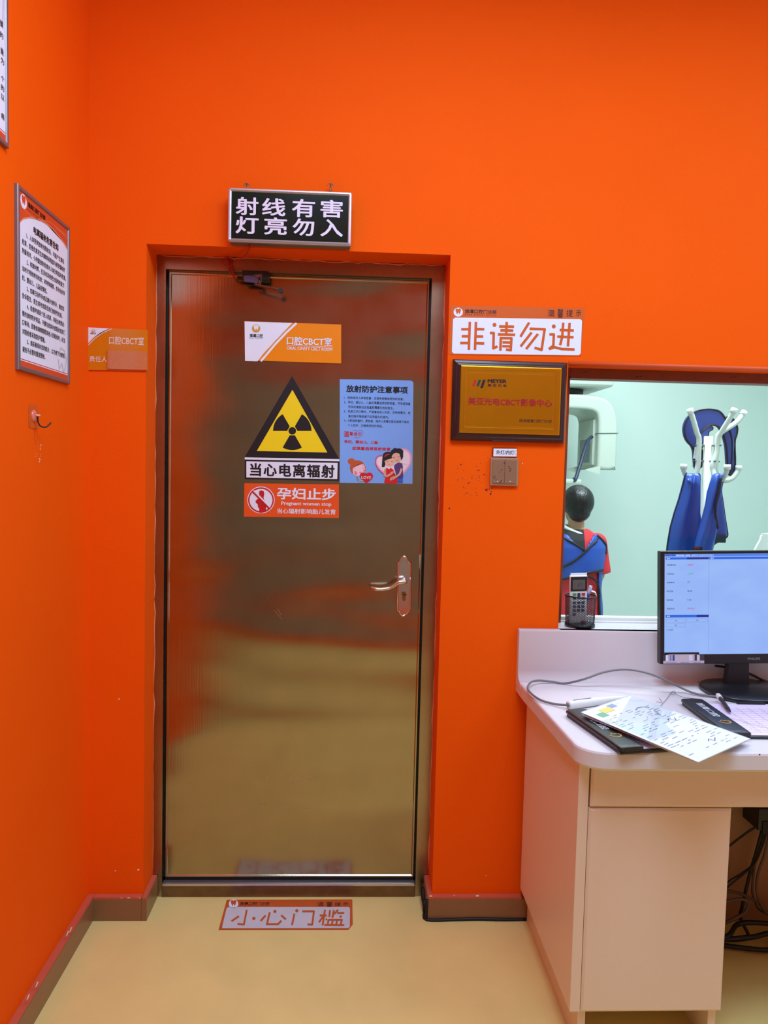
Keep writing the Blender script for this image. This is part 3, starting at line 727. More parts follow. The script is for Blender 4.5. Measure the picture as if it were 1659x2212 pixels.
dp = sheet('door_nameplate', DF, [(528, 694), (737, 701), (737, 785), (529, 778)], .003, mat('orange plate print', (240, 138, 8), .3), 'white and orange room nameplate near the top of the steel door', 'nameplate')
z7 = ZM(500, 680, 3.95)
obj('white_side', poly(DF, pz(z7, [(112, 57), (520, 69), (440, 145), (340, 250), (270, 335), (222, 397), (116, 394)]), .0034), WHITE, dp)
obj('stripe', strokes(DF, [pz(z7, [(555, 71), (475, 145), (370, 255), (295, 345), (250, 396)])], 4.6, .0034), WHITE, dp)
tooth_logo(DF, *z7(210, 115), 36 / 3.95, .0037, GOLD, WHITE, dp)
obj('clinic_name', wz(DF, z7, '雏鹰口腔', 155, 163, 268, 193, .0037, bold=.02), BLACK, dp)
obj('clinic_name_latin', wz(DF, z7, 'Eyas Dental', 155, 195, 268, 208, .0037, spacing=1.4), BLACK, dp)
obj('room_lettering', wz(DF, z7, '口腔CBCT室', 472, 190, 856, 262, .0037, bold=.022), WHITE, dp)
obj('room_lettering_latin', wz(DF, z7, 'ORAL CAVITY CBCT ROOM', 473, 276, 860, 304, .0037, bold=.015), WHITE, dp)
obj('rule_line', strokes(DF, [pz(z7, [(468, 262), (864, 274)])], .7, .0037), WHITE, dp)

# radiation warning sign
BLKS = mat('black sign film', (22, 20, 26), .45)
YEL = mat('yellow sign film', (244, 216, 8), .45)
rw = empty('radiation_warning_sign', DF.at(631, 1040), 'black and yellow triangular radiation warning sign with caption bar on the door', 'sign')
obj('triangle', poly(DF, [(631, 812), (733, 991.5), (528, 988)], .0010), BLKS, rw)
obj('white_strip', poly(DF, pz(z7, [(113, 1216), (921, 1232), (921, 1250), (113, 1234)]), .0012), WHITE, rw)
ty = obj('yellow_field', poly(DF, pz(z7, [(520, 640), (818, 1175), (216, 1162)]), .0014), YEL, rw)
cx, cy = 519, 990
def blade(a0, a1, ro, ri):
    return pz(z7, [(cx + ri * math.cos(a0), cy - ri * math.sin(a0))] + [(cx + ro * math.cos(a0 + (a1 - a0) * k / 14), cy - ro * math.sin(a0 + (a1 - a0) * k / 14)) for k in range(15)] + [(cx + ri * math.cos(a1), cy - ri * math.sin(a1))])
for a in (0, 120, 240):
    obj('trefoil_blade', poly(DF, blade(math.radians(a), math.radians(a + 60), 164, 44), .0018), BLKS, ty)
obj('trefoil_hub', poly(DF, pz(z7, disc_pts(cx, cy, 32)), .0018), BLKS, ty)
obj('caption_frame', poly(DF, pz(z7, [(113, 1234), (921, 1250), (917, 1418), (113, 1402)]), .0010), BLKS, rw)
cw = obj('caption_field', poly(DF, pz(z7, [(127, 1250), (906, 1264), (903, 1402), (127, 1388)]), .0014), WHITE, rw)
obj('caption_lettering', wz(DF, z7, '当心电离辐射', 158, 1272, 880, 1384, .0018, bold=.032, spacing=1.15), BLKS, cw)

# pregnancy warning
ORF = mat('orange red film', (232, 84, 20), .45)
pg = sheet('pregnancy_warning_sign', DF, [(528, 1044), (732, 1046.5), (732, 1119), (527, 1116)], .0010, ORF, 'orange red sign barring pregnant women below the radiation triangle', 'sign')
em = obj('prohibition_disc', poly(DF, pz(z7, disc_pts(252, 1580, 117, 115)), .0014), WHITE, pg)
ring = bmesh.new(); CR = mat('crimson print', (196, 26, 32), .45)
strokes(DF, [pz(z7, disc_pts(252, 1580, 104, 102, n=40) + [(356, 1580)])], 3.0, .0018, ring)
strokes(DF, [pz(z7, [(180, 1508), (322, 1652)])], 3.4, .0026, ring)
fig = poly(DF, pz(z7, [(235, 1520), (240, 1502), (258, 1498), (276, 1506), (280, 1528), (272, 1552), (276, 1572), (290, 1592), (294, 1620), (284, 1640), (296, 1665), (292, 1680), (250, 1692), (236, 1680), (238, 1655), (226, 1640), (228, 1618), (210, 1604), (204, 1590), (222, 1572), (240, 1562), (248, 1548), (238, 1540)]), .0020)
obj('pregnant_figure', fig, CR, em)
obj('bar_gap', strokes(DF, [pz(z7, [(185, 1505), (326, 1646)])], 6.4, .0023), WHITE, em)
obj('prohibition_ring', ring, CR, em)
obj('heading_lettering', wz(DF, z7, '孕妇止步', 388, 1478, 890, 1580, .0014, bold=.03), WHITE, pg)
obj('latin_lettering', wz(DF, z7, 'Pregnant women stop', 424, 1596, 852, 1636, .0014, bold=.02), WHITE, pg)
obj('subline_lettering', wz(DF, z7, '当心辐射影响胎儿发育', 390, 1655, 890, 1700, .0014, bold=.014), WHITE, pg)

# blue protection notice
bl = sheet('protection_notice', DF, [(734, 819), (888, 822), (893, 826), (891, 1045), (734, 1043)], .0012, mat('sky blue film', (124, 172, 238), .45), 'sky blue notice with small print and cartoon family on the door', 'notice')
z8 = ZM(700, 800, 7.541)
obj('heading_lettering', wz(DF, z8, '放射防护注意事项', 362, 252, 1364, 368, .0016, bold=.034), BLACK, bl)
bm = bmesh.new()
for t, a, b_, c, d in (('1、放射线对人体有危害，应避免频繁接受放射检查。', 325, 434, 1300, 478), ('2、孕妇、婴幼儿、儿童应慎重选择放射检查，怀孕或准备', 325, 508, 1408, 554), ('怀孕的育龄妇女检查前需事先告知医生。', 395, 582, 1135, 628), ('3、机房工作灯亮时，严禁擅自进入机房；非特殊情况，检', 325, 658, 1408, 704), ('查过程中陪检者不应滞留在机房内。', 395, 732, 1055, 776), ('4、X射线检查时，受检者、陪护人员要在医生指导下做好', 325, 806, 1385, 852), ('个人防护，正确使用防护用品。', 385, 880, 955, 924)):
    obj('text_line', wz(DF, z8, t, a, b_, c, d, .0016, bold=.006), mat('dark slate print', (34, 40, 58), .5), bl)
RP = RED
bm = wz(DF, z8, '温', 320, 990, 410, 1082, .0016, bold=.02); wz(DF, z8, '馨', 416, 1000, 474, 1060, .0016, bm, bold=.01); wz(DF, z8, '提', 482, 1010, 545, 1070, .0016, bm, bold=.01); wz(DF, z8, '示', 550, 1010, 612, 1066, .0016, bm, bold=.01)
strokes(DF, [pz(z8, [(475, 978), (510, 975), (540, 992), (575, 975), (620, 980), (640, 1010), (625, 1055), (580, 1085), (540, 1105), (490, 1082)])], .6, .0016, bm)
obj('reminder_lettering', bm, RP, bl)
obj('red_line_lettering', wz(DF, z8, '孕妇、婴幼儿、儿童', 328, 1140, 880, 1192, .0016, bold=.035), RP, bl)
obj('red_line_lettering', wz(DF, z8, '应慎重选择放射检查', 458, 1248, 1082, 1302, .0016, bold=.035, spacing=1.15), RP, bl)
def art(name, pts, off, c, parent, smooth=4):
    q = [(p.x, p.y) for p in cat_pts([(x, y, 0) for x, y in pts], smooth, True)] if smooth else pts
    return obj(name, poly(DF, pz(z8, q), off), mat('print %d %d %d' % c, c, .5), parent)
def ink(name, lines, wd, off, parent, m=BLACK): return obj(name, strokes(DF, [pz(z8, [(p.x, p.y) for p in cat_pts([(x, y, 0) for x, y in l], 4)]) for l in lines], wd, off), m, parent)
# cartoon couple before a heart
hb = art('pink_heart', [(1130, 1400), (1170, 1320), (1270, 1272), (1370, 1300), (1424, 1400), (1410, 1530), (1330, 1650), (1230, 1760), (1100, 1740), (980, 1690), (870, 1580), (835, 1490), (850, 1420), (920, 1385), (1010, 1400), (1080, 1440)], .0016, (236, 170, 190), bl)
art('heart_inner', [(1140, 1420), (1200, 1340), (1280, 1300), (1360, 1330), (1398, 1410), (1385, 1520), (1310, 1630), (1220, 1730), (1100, 1710), (985, 1660), (890, 1560), (862, 1490), (880, 1430), (940, 1405), (1020, 1430), (1080, 1470)], .0018, (236, 222, 228), hb)
ink('heart_edge', [[(950, 1390), (880, 1400), (842, 1450), (838, 1510), (870, 1590), (930, 1660), (980, 1695)]], 1.6, .0019, hb, mat('magenta print', (206, 20, 96), .5))
mn = art('man_shirt', [(1140, 1560), (1190, 1510), (1250, 1510), (1280, 1540), (1284, 1640), (1284, 1752), (1190, 1752), (1160, 1650)], .0020, (92, 58, 120), bl)
art('trousers', [(1184, 1750), (1284, 1750), (1284, 1836), (1186, 1836)], .0020, (56, 96, 190), mn, 0)
art('man_face', [(1090, 1400), (1130, 1350), (1200, 1345), (1262, 1380), (1262, 1440), (1225, 1490), (1165, 1500), (1110, 1470)], .0024, (226, 180, 150), mn)
art('man_hair', [(1076, 1395), (1085, 1320), (1130, 1280), (1150, 1262), (1190, 1275), (1240, 1272), (1290, 1310), (1280, 1345), (1290, 1400), (1262, 1462), (1250, 1420), (1240, 1370), (1190, 1345), (1150, 1350), (1115, 1375), (1098, 1410)], .0026, (26, 24, 28), mn)
ink('man_eyes', [[(1125, 1415), (1140, 1425), (1155, 1415)], [(1200, 1400), (1215, 1410), (1230, 1398)], [(1170, 1465), (1190, 1470), (1205, 1460)]], .5, .0028, mn)
wm = art('woman_dress', [(1010, 1590), (1060, 1610), (1090, 1590), (1140, 1640), (1130, 1690), (1180, 1740), (1188, 1836), (996, 1836), (992, 1770), (1012, 1700)], .0022, (214, 24, 28), bl)
art('woman_hair', [(950, 1430), (965, 1360), (1020, 1328), (1085, 1335), (1110, 1380), (1080, 1420), (1010, 1440), (1000, 1520), (985, 1570), (940, 1572), (965, 1530), (955, 1480)], .0023, (30, 24, 28), wm)
art('woman_face', [(990, 1450), (1030, 1420), (1100, 1430), (1150, 1480), (1140, 1530), (1085, 1560), (1025, 1550), (995, 1510)], .0025, (232, 186, 158), wm)
art('woman_fringe', [(985, 1450), (1000, 1415), (1060, 1395), (1110, 1420), (1080, 1440), (1030, 1450), (1000, 1475)], .0027, (30, 24, 28), wm)
ink('hair_band', [[(985, 1410), (1020, 1375), (1065, 1368)]], 2.2, .0027, wm, mat('hair band red', (224, 58, 50), .5))
ink('woman_eyes', [[(1020, 1480), (1036, 1490), (1050, 1482)], [(1095, 1480), (1110, 1488), (1125, 1480)], [(1045, 1525), (1062, 1532), (1075, 1525)]], .5, .0028, wm)
ink('arms', [[(1000, 1600), (990, 1660), (992, 1720), (1040, 1715), (1100, 1680), (1125, 1655)], [(1262, 1600), (1235, 1680), (1180, 1730), (1110, 1760), (1085, 1785)]], 4.2, .0029, wm, MATS['print 232 186 158'])
ink('hands', [[(1140, 1730), (1100, 1745), (1078, 1762)], [(1145, 1742), (1105, 1775), (1082, 1790)], [(1150, 1750), (1120, 1785)], [(1095, 1680), (1090, 1655)], [(1110, 1675), (1112, 1650)]], 1.4, .0030, wm, MATS['print 226 180 150'])
# cartoon girl with a heart
gl = art('girl_hair', [(395, 1510), (388, 1465), (420, 1437), (470, 1435), (505, 1465), (560, 1468), (630, 1500), (675, 1570), (678, 1640), (600, 1600), (500, 1590), (470, 1680), (440, 1650), (422, 1590), (430, 1540)], .0016, (190, 88, 34), bl)
art('girl_face', [(468, 1600), (500, 1570), (570, 1545), (640, 1530), (672, 1600), (660, 1660), (600, 1710), (530, 1720), (480, 1690)], .0020, (240, 196, 206), gl)
art('girl_fringe', [(425, 1590), (440, 1530), (500, 1485), (560, 1468), (640, 1505), (560, 1545), (500, 1560), (465, 1600)], .0022, (190, 88, 34), gl)
art('cheek', [(640, 1640), (655, 1610), (676, 1620), (672, 1655)], .0023, (232, 120, 140), gl)
art('cheek', [(498, 1665), (525, 1655), (540, 1685), (515, 1705), (498, 1690)], .0023, (232, 120, 140), gl)
ink('girl_eyes', [[(488, 1650), (505, 1655), (525, 1640)], [(630, 1595), (648, 1592), (662, 1580)], [(575, 1655), (590, 1668), (608, 1652)], [(488, 1608), (498, 1598)], [(622, 1555), (638, 1550)]], .5, .0024, gl)
ink('arms', [[(548, 1720), (540, 1760), (570, 1790), (640, 1800)], [(640, 1665), (690, 1668), (730, 1680)]], 3.4, .0021, gl, mat('grey sleeve print', (170, 190, 190), .5))
ht = art('red_heart', [(684, 1695), (720, 1665), (770, 1672), (798, 1715), (785, 1765), (735, 1805), (688, 1832), (640, 1795), (592, 1750), (584, 1700), (610, 1668), (652, 1668)], .0026, (206, 16, 24), bl)
obj('heart_lettering', wz(DF, z8, 'LOVE', 608, 1722, 765, 1770, .0030, bold=.02, spacing=1.2), WHITE, ht)

# ------------------------------------------------------------------ framed notices and hook on the left wall
def framed(y0, y1, z0, z1, label):
    t = empty('framed_notice', (XL, (y0 + y1) / 2, z0), label, 'framed notice', 'framed notices on the left wall')
    bm = bmesh.new(); rings = []
    for ins, d in ((0, .0), (0, .007), (.0015, .009), (.009, .009), (.0105, .006)):
        rings.append([bm.verts.new((XL + d, y, z)) for y, z in ((y0 + ins, z0 + ins), (y1 - ins, z0 + ins), (y1 - ins, z1 - ins), (y0 + ins, z1 - ins))])
    for a, c in zip(rings, rings[1:]):
        for k in range(4): bm.faces.new((a[k], a[(k + 1) % 4], c[(k + 1) % 4], c[k]))
    bmesh.ops.recalc_face_normals(bm, faces=bm.faces[:])
    obj('frame', bm, ALUG, t)
    pr = obj('printed_sheet', B((XL + .001, XL + .0055, y0 + .010, y1 - .010, z0 + .010, z1 - .010)), WHITE, t)
    f = Frame((XL + .0055, y0 + .010, z0 + .010), (0, 1, 0), (0, 0, 1)); W, Hh = y1 - y0 - .02, z1 - z0 - .02
    return t, pr, f, W, Hh
NORA = mat('orange red print', (216, 76, 30), .5)
t, pr, f, W, Hh = framed(-.482, -.168, 1.617, 2.039, 'grey framed white and orange printed notice on the left wall above the hook')
def fp(pts): return [(x * W, y * Hh) for x, y in pts]
arc = [(0, .81), (.08, .855), (.2, .89), (.35, .917), (.5, .93), (.65, .928), (.8, .912), (.92, .895), (1, .872)]
obj('orange_header', poly(f, fp(arc + [(1, 1), (0, 1)]), .0004), NORA, pr)
obj('header_curve', strokes(f, [fp([(0, .925), (.1, .905), (.22, .90), (.4, .925), (.6, .955), (.8, .955), (1, .93)])], .0012, .0007), mat('pale orange print', (238, 140, 96), .5), pr)
obj('arc_edge', strokes(f, [fp(arc)], .003, .0007), MATS['pale orange print'], pr)
obj('orange_footer', poly(f, fp([(0, 0), (1, 0), (1, .034), (0, .034)]), .0004), NORA, pr)
obj('footer_line', poly(f, fp([(0, .041), (1, .041), (1, .045), (0, .045)]), .0004), RED, pr)
tooth_logo(f, .085 * W, .955 * Hh, .017, .0007, WHITE, NORA, pr, flipy=1)
obj('clinic_name', write(f, '雏鹰口腔门诊部', .165 * W, .972 * Hh, .50 * W, .942 * Hh, .0008, bold=.02), BLACK, pr)
obj('clinic_name_latin', write(f, 'Eyas Dental Clinic', .165 * W, .934 * Hh, .50 * W, .920 * Hh, .0008, spacing=1.3), mat('maroon print', (96, 30, 16), .5), pr)
obj('slogan', write(f, '让您拥有健康美丽自信', .70 * W, .960 * Hh, .96 * W, .945 * Hh, .0008), MATS['pale orange print'], pr)
obj('heading_lettering', write(f, '电离辐射危害告知', .27 * W, .858 * Hh, .78 * W, .812 * Hh, .0006, bold=.02), BLACK, pr)
TXT = ['　　1、人体受到放射线照射后，可能产生潜在', '危害，但患危害发生的概率和程度与接受辐射的', '剂量有关，小剂量放射检查对人体无明显的危害。', '　　2、权衡利弊，在没有其他更合适的检查方', '法时才用放射线检查；非特殊需要，受孕后的孕', '妇、婴幼儿、儿童应慎检。', '　　3、如果已经怀孕或近期计划怀孕，请如实', '告诉医生，医生将考虑是否进行放射性检查。', '　　4、检查时请逐个进入机房，并配合使用必', '要的放射防护用品，不要在机房内或靠近机房门', '口等待。因患者病情需要其他人员陪检时，应当', '对陪检者采取防护措施。', '　　5、请妥善保存您的胶片，以方便下次使用，', '避免不必要的重复照射。']
bm = bmesh.new()
for k, tx in enumerate(TXT):
    v = 1 - (530 + 93 * k - 120) / 1805
    n = sum(.55 if c in '0123456789' else 1 for c in tx); ind = 2 if tx[0] == '　' else 0
    body = tx.strip('　'); x0 = (.055 + .0418 * ind) * W; x1 = (.055 + .0418 * n - (.02 if body[-1] in '，。' else 0)) * W
    obj('text_line', write(f, body, x0, (v + .0165) * Hh, x1, (v - .0165) * Hh, .0006, bold=.010), BLACK, pr)
obj('tooth_watermark', strokes(f, [fp([(.80, .16), (.84, .20), (.92, .19), (.97, .14), (.94, .08), (.90, .045), (.86, .10), (.80, .06), (.78, .12)])], .004, .0005), mat('grey watermark', (206, 200, 204), .5), pr)
t, pr, f, W, Hh = framed(-.838, -.524, 2.097, 2.519, 'grey framed notice cut off by the top left picture corner, on the left wall')
obj('orange_footer', poly(f, fp([(0, 0), (1, 0), (1, .036), (0, .036)]), .0004), NORA, pr)
obj('footer_line', poly(f, fp([(0, .044), (1, .044), (1, .048), (0, .048)]), .0004), RED, pr)
bm = bmesh.new()
for ch, u, py in (('要', .945, 50), ('的', .945, 74), ('量', .95, 108), ('为', .955, 128), ('个', .955, 166), ('的', .955, 186), ('以', .955, 206), ('癌', .955, 247)):
    zz = P(2, py, x=XL + .006).z - (2.107); obj('text_line', write(f, ch, (u - .025) * W, zz + .0065, (u + .025) * W, zz - .0065, .0006, bold=.01), BLACK, pr)
obj('tooth_watermark', strokes(f, [[(.955 * W, .40), (.975 * W, .385), (.985 * W, .33), (.97 * W, .28), (.965 * W, .24)]], .004, .0005), MATS['grey watermark'], pr)

hk = empty('adhesive_hook', (XL, -.385, 1.485), 'clear adhesive wall hook with black wire below the framed notice', 'hook')
f = Frame((XL, -.412, 1.486), (0, 1, 0), (0, 0, 1))
bm = bmesh.new(); q = rr(0, 0, .054, .058, .008)
loft([[f.at(x, y, .0004) for x, y in q], [f.at(x, y, .0014) for x, y in q]], bm)
for fa in bm.faces: fa.smooth = False
obj('backing_plate', bm, mat('clear hook plate', (214, 96, 36), .12, spec=.7), hk)
m_ = f.at(.028, .030, .0015)
bm = ball(m_, (.006, .014, .015)); obj('clear_boss', bm, mat('pinkish clear plastic', (226, 120, 96), .08, spec=.8), hk)
bm = tube([m_ + Vector((.006, -.004, .002)), m_ + Vector((.012, .004, .002)), m_ + Vector((.006, .012, .002))], .0022, n=8); obj('boss_rim', bm, mat('frosted clip', (240, 190, 176), .15), hk)
bm = tube([m_ + Vector((.008, .003, -.001)), m_ + Vector((.009, .003, -.014)), m_ + Vector((.014, .006, -.024)), m_ + Vector((.024, .014, -.025)), m_ + Vector((.032, .022, -.014))], .0019, n=10); obj('wire_hook', bm, BLKPL, hk)
bm = strokes(f, [[(.030, .002), (.033, -.014), (.037, -.028), (.040, -.038)]], .0012, .0005); o = obj('wall_crack', bm, mat('rust stain', (196, 50, 10), .6)); tag(o, 'fine dark red scratch running down the wall under the hook', 'scratch')

# ------------------------------------------------------------------ things on the worktop
def place(cx, cy, cz, rz=0, rx=0, ry=0):
    return Matrix.Translation((cx, cy, cz)) @ Matrix.Rotation(rz, 4, 'Z') @ Matrix.Rotation(ry, 4, 'Y') @ Matrix.Rotation(rx, 4, 'X')
# monitor
mo = empty('computer_monitor', (1.20, -.12, ZT), 'black flat computer monitor with bright blue screen on the white worktop', 'monitor')
MM = place(1.202, -.105, 1.0215, rz=math.radians(-1.6), ry=math.radians(-1.7), rx=math.radians(-2))
mw, mh = .278, .169
def mbox(*b, bev=0.0): return B(*b, bev=bev, mtx=MM)
bm = mbox((-mw, mw, -.006, .022, -mh, mh), bev=.004)
obj('housing', bm, BLKPL, mo)
obj('rear_bulge', mbox((-.19, .19, .02, .048, -.11, .11), bev=.012), BLKPL, mo)
SO = MM @ Vector((-.2665, -.0066, -.139)); SU = MM.to_3x3() @ Vector((1, 0, 0)); SV = MM.to_3x3() @ Vector((0, 0, 1))
MF = Frame(SO, SU, SV); SWd, SHt = .533, .300
def emat(name, c, s=1.0):
    m = mat(name, (10, 10, 12), .25, emit=(c, s)); return m
SCB = bpy.data.materials.new('screen glow'); SCB.use_nodes = True
N = SCB.node_tree.nodes; L = SCB.node_tree.links; b = N['Principled BSDF']; b.inputs['Base Color'].default_value = (.02, .02, .025, 1); b.inputs['Roughness'].default_value = .3
nz = N.new('ShaderNodeTexNoise'); nz.inputs['Scale'].default_value = 5; mx = N.new('ShaderNodeMix'); mx.data_type = 'RGBA'
mx.inputs[6].default_value = rgb(138, 172, 246); mx.inputs[7].default_value = rgb(156, 194, 252); L.new(nz.outputs['Fac'], mx.inputs[0])
L.new(mx.outputs[2], b.inputs['Emission Color']); b.inputs['Emission Strength'].default_value = .92
scr = obj('screen', poly(MF, [(0, 0), (SWd, 0), (SWd, SHt), (0, SHt)], .0), SCB, mo)
BLUEBAR = emat('title bar glow', (36, 104, 226), .9); BARD = emat('dark bar glow', (18, 52, 150), .9)
sx = lambda zx: (zx - 245) / (1444 / SWd) * 1.0
# screen layout in millimetres from its top left corner
mm = lambda *pts: [(x / 1000, SHt - y / 1000) for x, y in pts]
obj('title_bar', poly(MF, mm((0, 0), (533, 0), (533, 7.5), (0, 7.5)), .0004), emat('title glow', (74, 134, 236), .9), scr)
for x0, y0, x1, y1 in ((3, 10, 66, 16.5), (133, 10, 533, 16.5), (3, 182, 132, 189.5)): obj('section_bar', poly(MF, mm((x0, y0), (x1, y0), (x1, y1), (x0, y1)), .0004), BLUEBAR, scr)
for x0, y0, x1, y1 in ((66, 10, 132, 16.5), (96, 182, 132, 189.5)): obj('section_bar', poly(MF, mm((x0, y0), (x1, y0), (x1, y1), (x0, y1)), .0006), BARD, scr)
def stext(name, items, m):
    for tx, x, y, h, w in items: obj(name, write(MF, tx, x / 1000, SHt - y / 1000, (x + w) / 1000, SHt - (y + h) / 1000, .0008, bold=.008), m, scr)
DKT = emat('dark screen text', (22, 30, 60), .9); WHT = emat('white screen text', (236, 242, 255), .9)
stext('title_text', [('MEYER', 4, 2, 4.6, 28)], emat('maker blue glow', (12, 40, 130), .9)); obj('maker_mark', poly(MF, mm((1, 2), (3.6, 2), (2.6, 6.5), (0, 6.5)), .0009), emat('maker red glow', (200, 40, 50), .9), scr)
stext('caption_text', [('摄影系统-->影像', 34, 2, 4.4, 42), ('(病历号:20250525P-0001)', 80, 2, 4.4, 66), ('操作', 6, 11, 4.6, 10), ('显示', 137, 11, 4.6, 10), ('设置', 6, 183.5, 4.6, 10)], WHT)
rows = ('传感器状态:', 'USB状态:', '拍摄模式:', '电压值:', '电流值:', '机器状态:')
stext('status_label', [(r_, 6.5, 30.5 + 26.0 * k, 4.8, 4.6 * sum(.55 if c in 'USB:' else 1 for c in r_) + 3) for k, r_ in enumerate(rows)], DKT)
stext('status_value', [('CT', 68, 82.5, 4.8, 6), ('90 kV', 68, 108.5, 4.8, 15), ('5 mA', 68, 134.5, 4.8, 12)], DKT)
stext('status_value', [('连接中', 68, 30.5, 4.8, 17), ('初始状态', 68, 160.5, 4.8, 22)], emat('red screen text', (206, 60, 90), .9))
stext('status_value', [('已连接', 68, 56.5, 4.8, 17)], emat('green screen text', (40, 190, 110), .9))
def outl_box(x0, y0, x1, y1, wd=.5):
    return [(x0, y0), (x1, y0), (x1, y1), (x0, y1), (x0, y0)]
bm = bmesh.new()
for q in ((5, 194, 63, 204), (66, 193, 129, 203), (5, 207.5, 63, 217.5), (6, 224, 10, 228)): strokes(MF, [mm(*outl_box(*q))], .0005, .0007, bm)
strokes(MF, [mm((132.6, 10), (132.6, 294))], .0006, .0007, bm)
obj('button_outlines', bm, emat('line glow', (92, 126, 190), .9), scr)
stext('button_text', [('开始', 30, 197, 4, 8), ('停止', 94, 196, 4, 8), ('复位', 30, 210.5, 4, 8), ('去噪影像', 11.5, 224, 4.4, 15)], emat('button text glow', (60, 84, 140), .9))
obj('task_bar', poly(MF, mm((0, 294), (104, 294), (104, 300), (0, 300)), .0004), BLACK, scr)
BF = Frame(MM @ Vector((-mw, -.0066, -mh)), SU, SV)
st = obj('feature_sticker', poly(BF, [(.008, .0015), (.131, .0015), (.131, .026), (.103, .026), (.103, .030), (.024, .030), (.024, .026), (.008, .026)], .0004), mat('silver sticker', (206, 190, 196), .35, noise=(4, .1)), mo)
for x0, x1, c in ((.016, .022, (236, 232, 240)), (.030, .034, (150, 160, 210)), (.036, .042, (52, 74, 140)), (.096, .1005, (214, 170, 190)), (.1095, .115, (226, 220, 236)), (.028, .030, (90, 100, 170)), (.085, .0965, (226, 222, 232)), (.102, .109, (64, 60, 66)), (.118, .131, (70, 62, 60)), (.008, .015, (60, 56, 60))):
    obj('sticker_stripe', poly(BF, [(x0, .011), (x1, .011), (x1, .0285), (x0, .0285)], .0006), mat('stripe %d %d %d' % c, c, .4), st)
obj('sticker_edge', poly(BF, [(.008, .0015), (.131, .0015), (.131, .003), (.008, .003)], .0006), mat('blue edge', (40, 62, 150), .4), st)
bm = bmesh.new()
for tx, a, c in (('Wide Viewing Angle', .017, .049), ('LowBlue Mode', .058, .085), ('Flicker Free', .099, .120)): write(BF, tx, a, .0068, c, .0042, .0008, bm)
obj('sticker_lettering', bm, BLACK, st)
obj('maker_lettering', write(BF, 'PHILIPS', .262, .0185, .299, .0115, .0004, bold=.01), mat('grey lettering', (150, 146, 142), .4), mo)
bm = bmesh.new()
loft([[(1.172 + x * k, -.088 + y * .5, z) for x, y in ((-.034, -.03), (.034, -.03), (.034, .02), (-.034, .02))] for z, k in ((ZT + .008, 1.05), (ZT + .06, .92), (ZT + .16, .85), (ZT + .25, .85))], bm)
for fa in bm.faces: fa.smooth = False
obj('stand_neck', bm, BLKPL, mo)
bm = bmesh.new(); pts = []
for k in range(48):
    a = 2 * PI * k / 48; c_, s_ = math.cos(a), math.sin(a)
    pts.append((1.185 + .130 * math.copysign(abs(c_) ** .8, c_), -.135 + .112 * math.copysign(abs(s_) ** .75, s_)))
rings = []
for k, z in ((.95, ZT), (1, ZT + .003), (1, ZT + .010), (.985, ZT + .0135), (.95, ZT + .015), (.3, ZT + .018)):
    rings.append([(1.185 + (x - 1.185) * k, -.135 + (y + .135) * k, z) for x, y in pts])
obj('stand_base', loft(rings, bm), mat('satin black plastic', (26, 27, 29), .3), mo)
bm = tube([PY(1545, 1438, -.055), PY(1566, 1441, -.05), PY(1592, 1447, -.046), PY(1625, 1458, -.044), PY(1650, 1470, -.044), PY(1690, 1484, -.044)], .0036, n=8)
o = obj('monitor_cable', bm, CABLEB); tag(o, 'black cable running behind the monitor stand along the white upstand', 'cable')

# intraoral camera handpiece and its lead
zt = lambda px, py, h=.006: P(px, py, z=ZT + h)
ic = empty('handpiece', zt(1275, 1520, 0), 'white pen shaped dental handpiece lying on the worktop behind the papers', 'handpiece')
a, c = zt(1229, 1523, .012), zt(1345, 1508, .012)
d = c - a
bm = tube([a, a + d * .02, a + d * .3, a + d * .55, a + d * .75, a + d * .9, a + d * 1.0], [.010, .0118, .0118, .011, .009, .008, .004], n=20, sm=6); obj('grip', bm, WHPL, ic)
n_ = d.normalized(); sd = n_.cross(Vector((0, 0, 1)))
q = a + Vector((0, 0, .0119)); 
bm = bmesh.new(); bm.faces.new([bm.verts.new(p_) for p_ in (q + d * .07 - sd * .002, q + d * .40 - sd * .002, q + d * .40 + sd * .002, q + d * .07 + sd * .002)]); obj('dark_inlay', bm, mat('navy inlay', (44, 44, 70), .4), ic)
bm = tube([a - n_ * .006, a + n_ * .002], [.0045, .007], sm=1, n=12); obj('cable_boot', bm, CABLEG, ic)
lead = [a - n_ * .004] + [zt(*q) for q in ((1200, 1521, .006), (1170, 1513, .006), (1150, 1500, .008), (1140, 1487, .012), (1147, 1474, .016), (1165, 1470, .012), (1195, 1473, .006), (1222, 1476, .005))] + [P(1262, 1467, y=-.10), P(1305, 1452, y=-.10), P(1350, 1446, y=-.11), P(1395, 1453, y=-.13), P(1440, 1470, y=-.15)] + [zt(*q) for q in ((1478, 1489, .012), (1505, 1499, .006), (1540, 1504, .005), (1570, 1508, .004), (1620, 1515, .004), (1690, 1524, .004))]
bm = tube(lead, .0032, n=10, sm=6); o = obj('handpiece_cable', bm, CABLEG); tag(o, 'grey cable arching over the worktop from the white handpiece to the monitor', 'cable')

